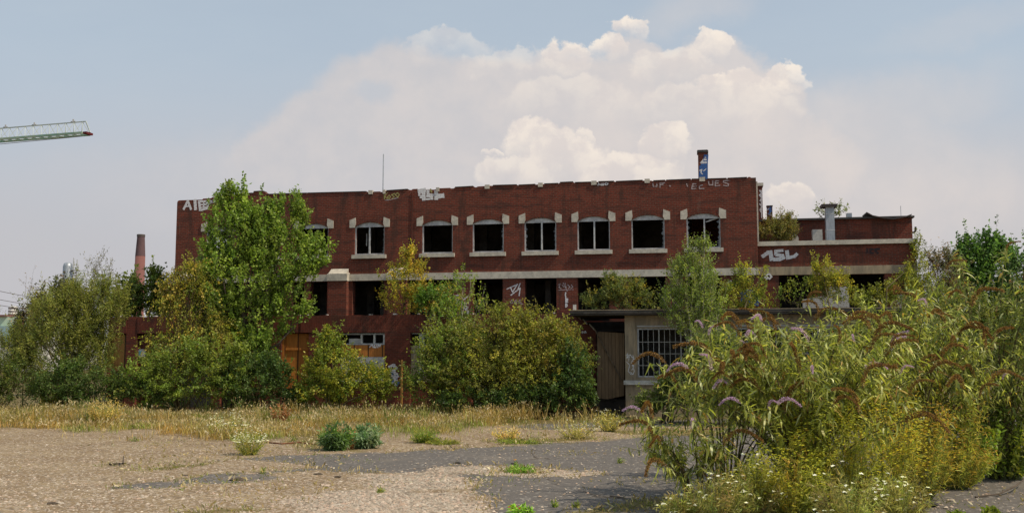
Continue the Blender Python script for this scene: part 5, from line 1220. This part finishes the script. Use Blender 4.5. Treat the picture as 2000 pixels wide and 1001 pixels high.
def leafs(bl, P, D, L, nl, ll, lw, pal):
    """paired lance shaped leaves that droop from the stem"""
    n = len(P); t = (np.arange(nl) // 2 + RND.random((n, nl)) * 0.3) / max(1, nl // 2)
    base = (P[:, None] + D[:, None] * (np.broadcast_to(L, (n,))[:, None] * t)[..., None]).reshape(-1, 3); m = len(base)
    side = unit(np.cross(np.repeat(D, nl, 0), rdir(m)))
    ld = unit(side * 0.9 + np.repeat(D, nl, 0) * 0.45 - UP * RND.uniform(0.0, 0.9, (m, 1)))
    nn = unit(UP * 1.0 + rdir(m) * 0.5)
    C = palette(m, pal, 0.30); dry = RND.random(m) < 0.06; C[dry] = palette(int(dry.sum()), [(0.16, 0.085, 0.03), (0.20, 0.14, 0.04)], 0.2); pale = RND.random(m) < 0.06; C[pale] = palette(int(pale.sum()), BUDL, 0.1)
    V, Q, CC = leaf_arrays(base, ld, nn, ll * RND.uniform(0.3, 1.3, m), lw * RND.uniform(0.45, 1.2, m), C, 3, RND.uniform(-0.1, 0.9, (m, 1)))
    bl.add(V, Q, CC)
buddleia('large sprawling butterfly bush with many arching brown seed heads in front of the loading shed', (4.6, 15.6, 0), 2.35, 2.95, 50, 10, 15, 46, 101, low=0.40, minr=0.12, flowers=14)
buddleia('thin open butterfly bush whose arching arms reach left in front of the barred shed window', (3.45, 16.0, 0), 1.75, 2.85, 19, 6, 12, 24, 106, low=0.45, minr=0.2, flowers=5)
buddleia('tall butterfly bush with upright brown seed heads in front of the end of the wing', (7.1, 17.8, 0), 2.0, 3.65, 44, 10, 16, 24, 102, low=0.10, flowers=3)
buddleia('tallest butterfly bush at the right edge with long drooping leaves', (9.2, 18.8, 0), 2.0, 4.4, 50, 11, 16, 28, 103, low=0.04, pal=[(0.065, 0.085, 0.024), (0.105, 0.120, 0.033), (0.045, 0.062, 0.020), (.15, .15, .04)], flowers=2)
buddleia('butterfly bush behind the yellow weeds between its two taller neighbours', (5.3, 18.6, 0), 1.9, 3.05, 36, 9, 15, 18, 104, low=0.15, flowers=3)
buddleia('small leafy butterfly bush standing over the asphalt at the left of the flower mass', (2.85, 15.0, 0), 0.95, 1.75, 12, 6, 13, 7, 105, low=0.25, minr=0.2, flowers=2)

# yellow and white flowering weeds in front of the butterfly bushes
WG = 'flowering weeds in front of the butterfly bushes'
yw = [(1470, 1006, 120, 120, 'lowest yellow green weed clump at the left end of the flower mass'), (1540, 1008, 150, 170, 'yellow flowered weed clump at the foot of the largest butterfly bush'), (1640, 1000, 170, 240, 'tall yellow flowered weed in the middle of the flower mass'),
      (1720, 995, 170, 270, 'tallest yellow flowered weed, right of the middle of the flower mass'), (1800, 975, 150, 230, 'yellow and orange weed at the right side of the flower mass'),
      (1870, 955, 130, 210, 'orange brown tinted weed beside the right asphalt patch'), (1590, 985, 150, 210, 'yellow umbel topped weed behind the front clump')]
for k, (a, b_, w_, h_, lab) in enumerate(yw):
    weed('yellow_weed', 'plant', lab, a, b_, w_, h_, 90, 42, 0.11, 0.012, [(0.13, 0.15, 0.03), (0.20, 0.19, 0.035), (0.085, 0.11, 0.025), (0.24, 0.15, 0.03)], flowers=[[(0.50, 0.46, 0.04), (0.34, 0.36, 0.05)], [(0.50, 0.46, 0.04), (0.34, 0.36, 0.05)], [(0.55, 0.50, 0.04), (0.40, 0.42, 0.05), (.3, .33, .06)], YEL, [(0.45, 0.24, 0.03), (0.50, 0.42, 0.04), (.25, .13, .03)], [(0.38, 0.20, 0.03), (0.28, 0.14, 0.03), (.4, .36, .06)], [(0.42, 0.45, 0.05), (0.50, 0.48, 0.06)]][k], nf=(500, 900, 1200, 1200, 1000, 700, 1000)[k], fr=0.017, group=WG, ftop=0.75, flat=0.1)
dw = [(1400, 1020, 120, 110, 'white daisy flowered weed clump at the lower left of the flower mass'), (1470, 1012, 120, 130, 'feathery green weed with scattered white daisies below the largest bush'), (1660, 1030, 150, 130, 'loose pale green weed with white daisies at the bottom edge'),
      (1760, 1020, 120, 110, 'low green and white flowered weed at the bottom right of the flower mass'), (1330, 1018, 80, 60, 'low reddish and white weeds at the edge of the asphalt')]
for k, (a, b_, w_, h_, lab) in enumerate(dw):
    weed('daisy_weed', 'plant', lab, a, b_, w_, h_, 80, 34, 0.10, 0.010, [(0.15, 0.17, 0.04), (0.09, 0.12, 0.03), (0.19, 0.15, 0.05), (.13, .08, .04)], flowers=WHITE, nf=36, fr=0.027, group=WG, ftop=0.8, flat=0.05)
for k, (a, b_, w_, h_, lab) in enumerate([(1870, 945, 170, 170, 'green leafy weed under the tallest butterfly bush'), (1965, 935, 190, 250, 'green leafy weed at the right edge above the asphalt'), (1940, 1014, 34, 22, 'small green leafed sprig at the bottom right corner'), (1870, 1016, 26, 18, 'small green leafed sprig left of the corner sprig')]):
    weed('bramble_plant', 'plant', lab, a, b_, w_, h_, 110 if w_ > 60 else 30, 26, 0.12 if w_ > 60 else 0.08, 0.045, GREEN + YGREEN, group='leafy weeds at the right')
weed('tall_weed', 'plant', 'long bare arching stem rising above the small butterfly bush', 1340, 985, 8, 190, 3, 8, 0.12, 0.02, GREEN, lean=-0.12)

# ================================================================== far away on the left
def far(px, py, Y): return at(px, py, Y)
p = far(275.5, 458, 150); q0 = far(267, 545, 150); q1 = far(285, 545, 150)
r_t = (far(284, 460, 150)[0] - far(269.5, 460, 150)[0]) / 2; r_b = (q1[0] - q0[0]) / 2 * 1.25
S = thing('factory_stack', 'tall round brick factory chimney far off behind the trees', 'chimney', (p[0], 150, 0))
def lathe(prof, k=20):
    m = MB(); n = len(prof)
    for r, z in prof:
        for j in range(k): m.v.append((r * math.cos(2 * math.pi * j / k), r * math.sin(2 * math.pi * j / k), z))
    for i in range(n - 1):
        for j in range(k): a = i * k + j; b = i * k + (j + 1) % k; m.f.append((a, b, b + k, a + k))
    m.f.append(tuple(range((n - 1) * k, n * k))); return m
zt = p[2]; zm = far(275, 500, 150)[2]
lathe([(r_b, 0), (r_t + (r_b - r_t) * .5, zm)]).build('shaft', 'stack', S, smooth=True)
lathe([(r_t + (r_b - r_t) * .5 + .01, zm), (r_t, zt - .5), (r_t, zt)]).build('upper_shaft', 'stackdark', S, smooth=True)
lathe([(r_t + .04, zt - .35), (r_t + .04, zt + 0.02)]).build('rim', 'darkmetal', S)
# silver process column with ladder cage
p = far(133, 512, 190); S = thing('process_column', 'silver industrial column with a platform showing over the dark tree', 'tower', (p[0], 190, 0))
r = (far(144, 512, 190)[0] - far(126, 512, 190)[0]) / 2
lathe([(r, 0), (r, p[2] - 0.8), (r * 0.8, p[2] - 0.2), (r * 0.3, p[2])]).build('vessel', 'zinc', S, smooth=True)
m = MB()
for z in (p[2] - 1.6, p[2] - 3.2, p[2] - 5): m.box(r, r + 1.5, -0.8, 0.8, z, z + 0.12); m.bar((r + 1.5, -.8, z), (r + 1.5, -.8, z + 1.1), 0.08); m.bar((r + .1, -.8, z + 1.1), (r + 1.5, -.8, z + 1.1), 0.08)
m.bar((r + .4, -.5, 0), (r + .4, -.5, p[2] + .8), 0.15).bar((r + 1.1, -.5, 0), (r + 1.1, -.5, p[2] + .5), 0.15); m.build('platform', 'frame', S)
p = far(76, 576, 150); S = thing('small_stack', 'short red brown chimney pipe far left of the dark tree', 'chimney', (p[0], 150, 0))
lathe([(0.34, 0), (0.30, p[2] - .3)]).build('shaft', 'stack', S); lathe([(0.38, p[2] - .3), (0.38, p[2])]).build('rim', 'stackdark', S)
p = far(26, 598, 140); S = thing('storage_tank', 'pale round tank with dark bands on the roof line of the green shed', 'tank', (p[0], 140, 0))
lathe([(0.62, 0), (0.62, p[2] - .1), (0.3, p[2] + .05)]).build('vessel', 'white', S, smooth=True)
for k in range(3): lathe([(0.66, p[2] - 0.35 - k * .45), (0.66, p[2] - 0.2 - k * .45)]).build('band', 'darkmetal', S)
S = thing('green_shed', 'pale green industrial shed with a teal lower band at the far left', 'building', (0, 0, 0))
a, b_ = far(-220, 620, 130), far(58, 618, 130); z1 = b_[2]; z2 = far(0, 636, 130)[2]; z3 = far(0, 668, 130)[2]
MB().box(a[0], b_[0], 130, 150, z2, z1).build('upper_wall', 'mint', S); MB().box(a[0], far(20, 640, 129)[0], 129.7, 150, z3, z2 - .01).build('lower_wall', 'teal', S)
MB().box(far(20, 640, 129)[0] + .01, b_[0] + .0, 129.9, 150, z3, z2 - .01).build('side_wall', 'white', S)
MB().box(a[0] - .3, far(15, 617, 130)[0], 129.6, 150.4, z1 + .001, z1 + .25).build('roof', 'stack', S)
MB().box(a[0], far(70, 640, 128)[0], 128, 150, 0, z3 - .01).build('lower_wall', 'white', S)
w = MB()
for q in (36, 45): x = far(q, 650, 129.8)[0]; MB().box(x - .3, x + .3, 129.8, 129.895, far(0, 660, 129.8)[2], far(0, 645, 129.8)[2]).build('window', 'dark', S)
for k, (y0, y1, lab) in enumerate([(560, 575, 'uppermost overhead power line at the far left'), (578, 588, 'second overhead power line at the far left'), (590, 596, 'third overhead power line at the far left'), (611, 613, 'lowest overhead power line at the far left')]):
    a, b_ = far(-60, y0 - 6, 95), far(150, y1 + 14, 125)
    pts = [a + (b_ - a) * t - np.array((0, 0, 0.8 * 4 * t * (1 - t) * .4)) for t in np.linspace(0, 1, 9)]
    tag(MB().tube([p_ - a for p_ in pts], 0.028, 5).build('power_line', 'darkmetal', loc=a), lab, 'cable')
# tower crane: only the end of its jib reaches into the picture
tip = far(176, 260.5, 100); lft = far(0, 274, 100); k_ = (tip[2] - H) / (lft[2] - H); lft = np.array((lft[0] * k_, 100 * k_, tip[2]))
C_ = thing('tower_crane', 'pale green tower crane jib with a dark red tip reaching in from the left', 'crane', (tip[0], tip[1], 0))
dj = unit(lft - tip); Lj = 34.0; nrm = np.array((-dj[1], dj[0], 0)); zt_ = tip[2]
hj = far(170, 237, 100)[2] - far(170, 261, 100)[2]
A0 = np.array((0, 0, zt_))
m = MB(); wj = 0.55
def J(t, s, h): return A0 + dj * t + nrm * s * wj + np.array((0, 0, h))
m.bar(J(0.5, 1, 0), J(Lj, 1, 0), 0.20).bar(J(0.5, -1, 0), J(Lj, -1, 0), 0.20).build('bottom_chord', 'green_steel', C_)
m = MB(); m.bar(J(0.55, 0, hj), J(Lj, 0, hj), 0.10); m.build('top_chord', 'pale_steel', C_)
m = MB(); step = 1.05
for i in range(int((Lj - .6) / step)):
    t = 0.5 + i * step
    for s in (-1, 1):
        m.bar(J(t + step * .5, 0, hj), J(t, s, 0.05), 0.045); m.bar(J(t + step * .5, 0, hj), J(t + step, s, 0.05), 0.045)
    m.bar(J(t, -1, 0.02), J(t + step, 1, 0.02), 0.05)
m.build('lattice', 'pale_steel', C_)
MB().bar(J(0.05, 0, 0.0), J(0.5, 0, 0.0), 1.0, 0.22).build('jib_tip', 'red', C_)
MB().bar(J(0.0, 0, 0.1), J(0.6, 0, hj), 0.09).build('end_strut', 'pale_steel', C_)
m = MB()
for t in (2.2, 7.2, 11): m.bar(J(t, 0, hj), J(t, 0, hj + .35), 0.12).bar(J(t - .3, 0, hj + .1), J(t + .3, 0, hj + .1), 0.08)
m.build('lamp_bracket', 'frame', C_)
MB().tube([J(1, 0, -0.25), J(16, 0, -0.5), J(Lj, 0, -0.3)], 0.03, 5).build('trolley_rope', 'darkmetal', C_)
m = MB()
for s in (-1, 1):
    for u in (0, 1.8): m.bar(J(Lj + u, s * 1.6, -zt_), J(Lj + u, s * 1.6, 4), 0.2)
for i in range(12):
    z = -zt_ + i * 2.2
    if z < 1:
        for s in (-1, 1): m.bar(J(Lj, s * 1.6, z), J(Lj + 1.8, s * 1.6, z + 2.2), 0.1)
        m.bar(J(Lj, -1.6, z), J(Lj, 1.6, z + 2.2), 0.1)
m.build('mast', 'green_steel', C_)
# nothing but low scrub on the horizon
blades('far_scrub', 'low dark scrub and trees along the horizon beyond the site', 30000, (-260, 260), (170, 240), (2.0, 4.5), 1.1, DARKG + OLIVE, 0.3, 55, 0.0)
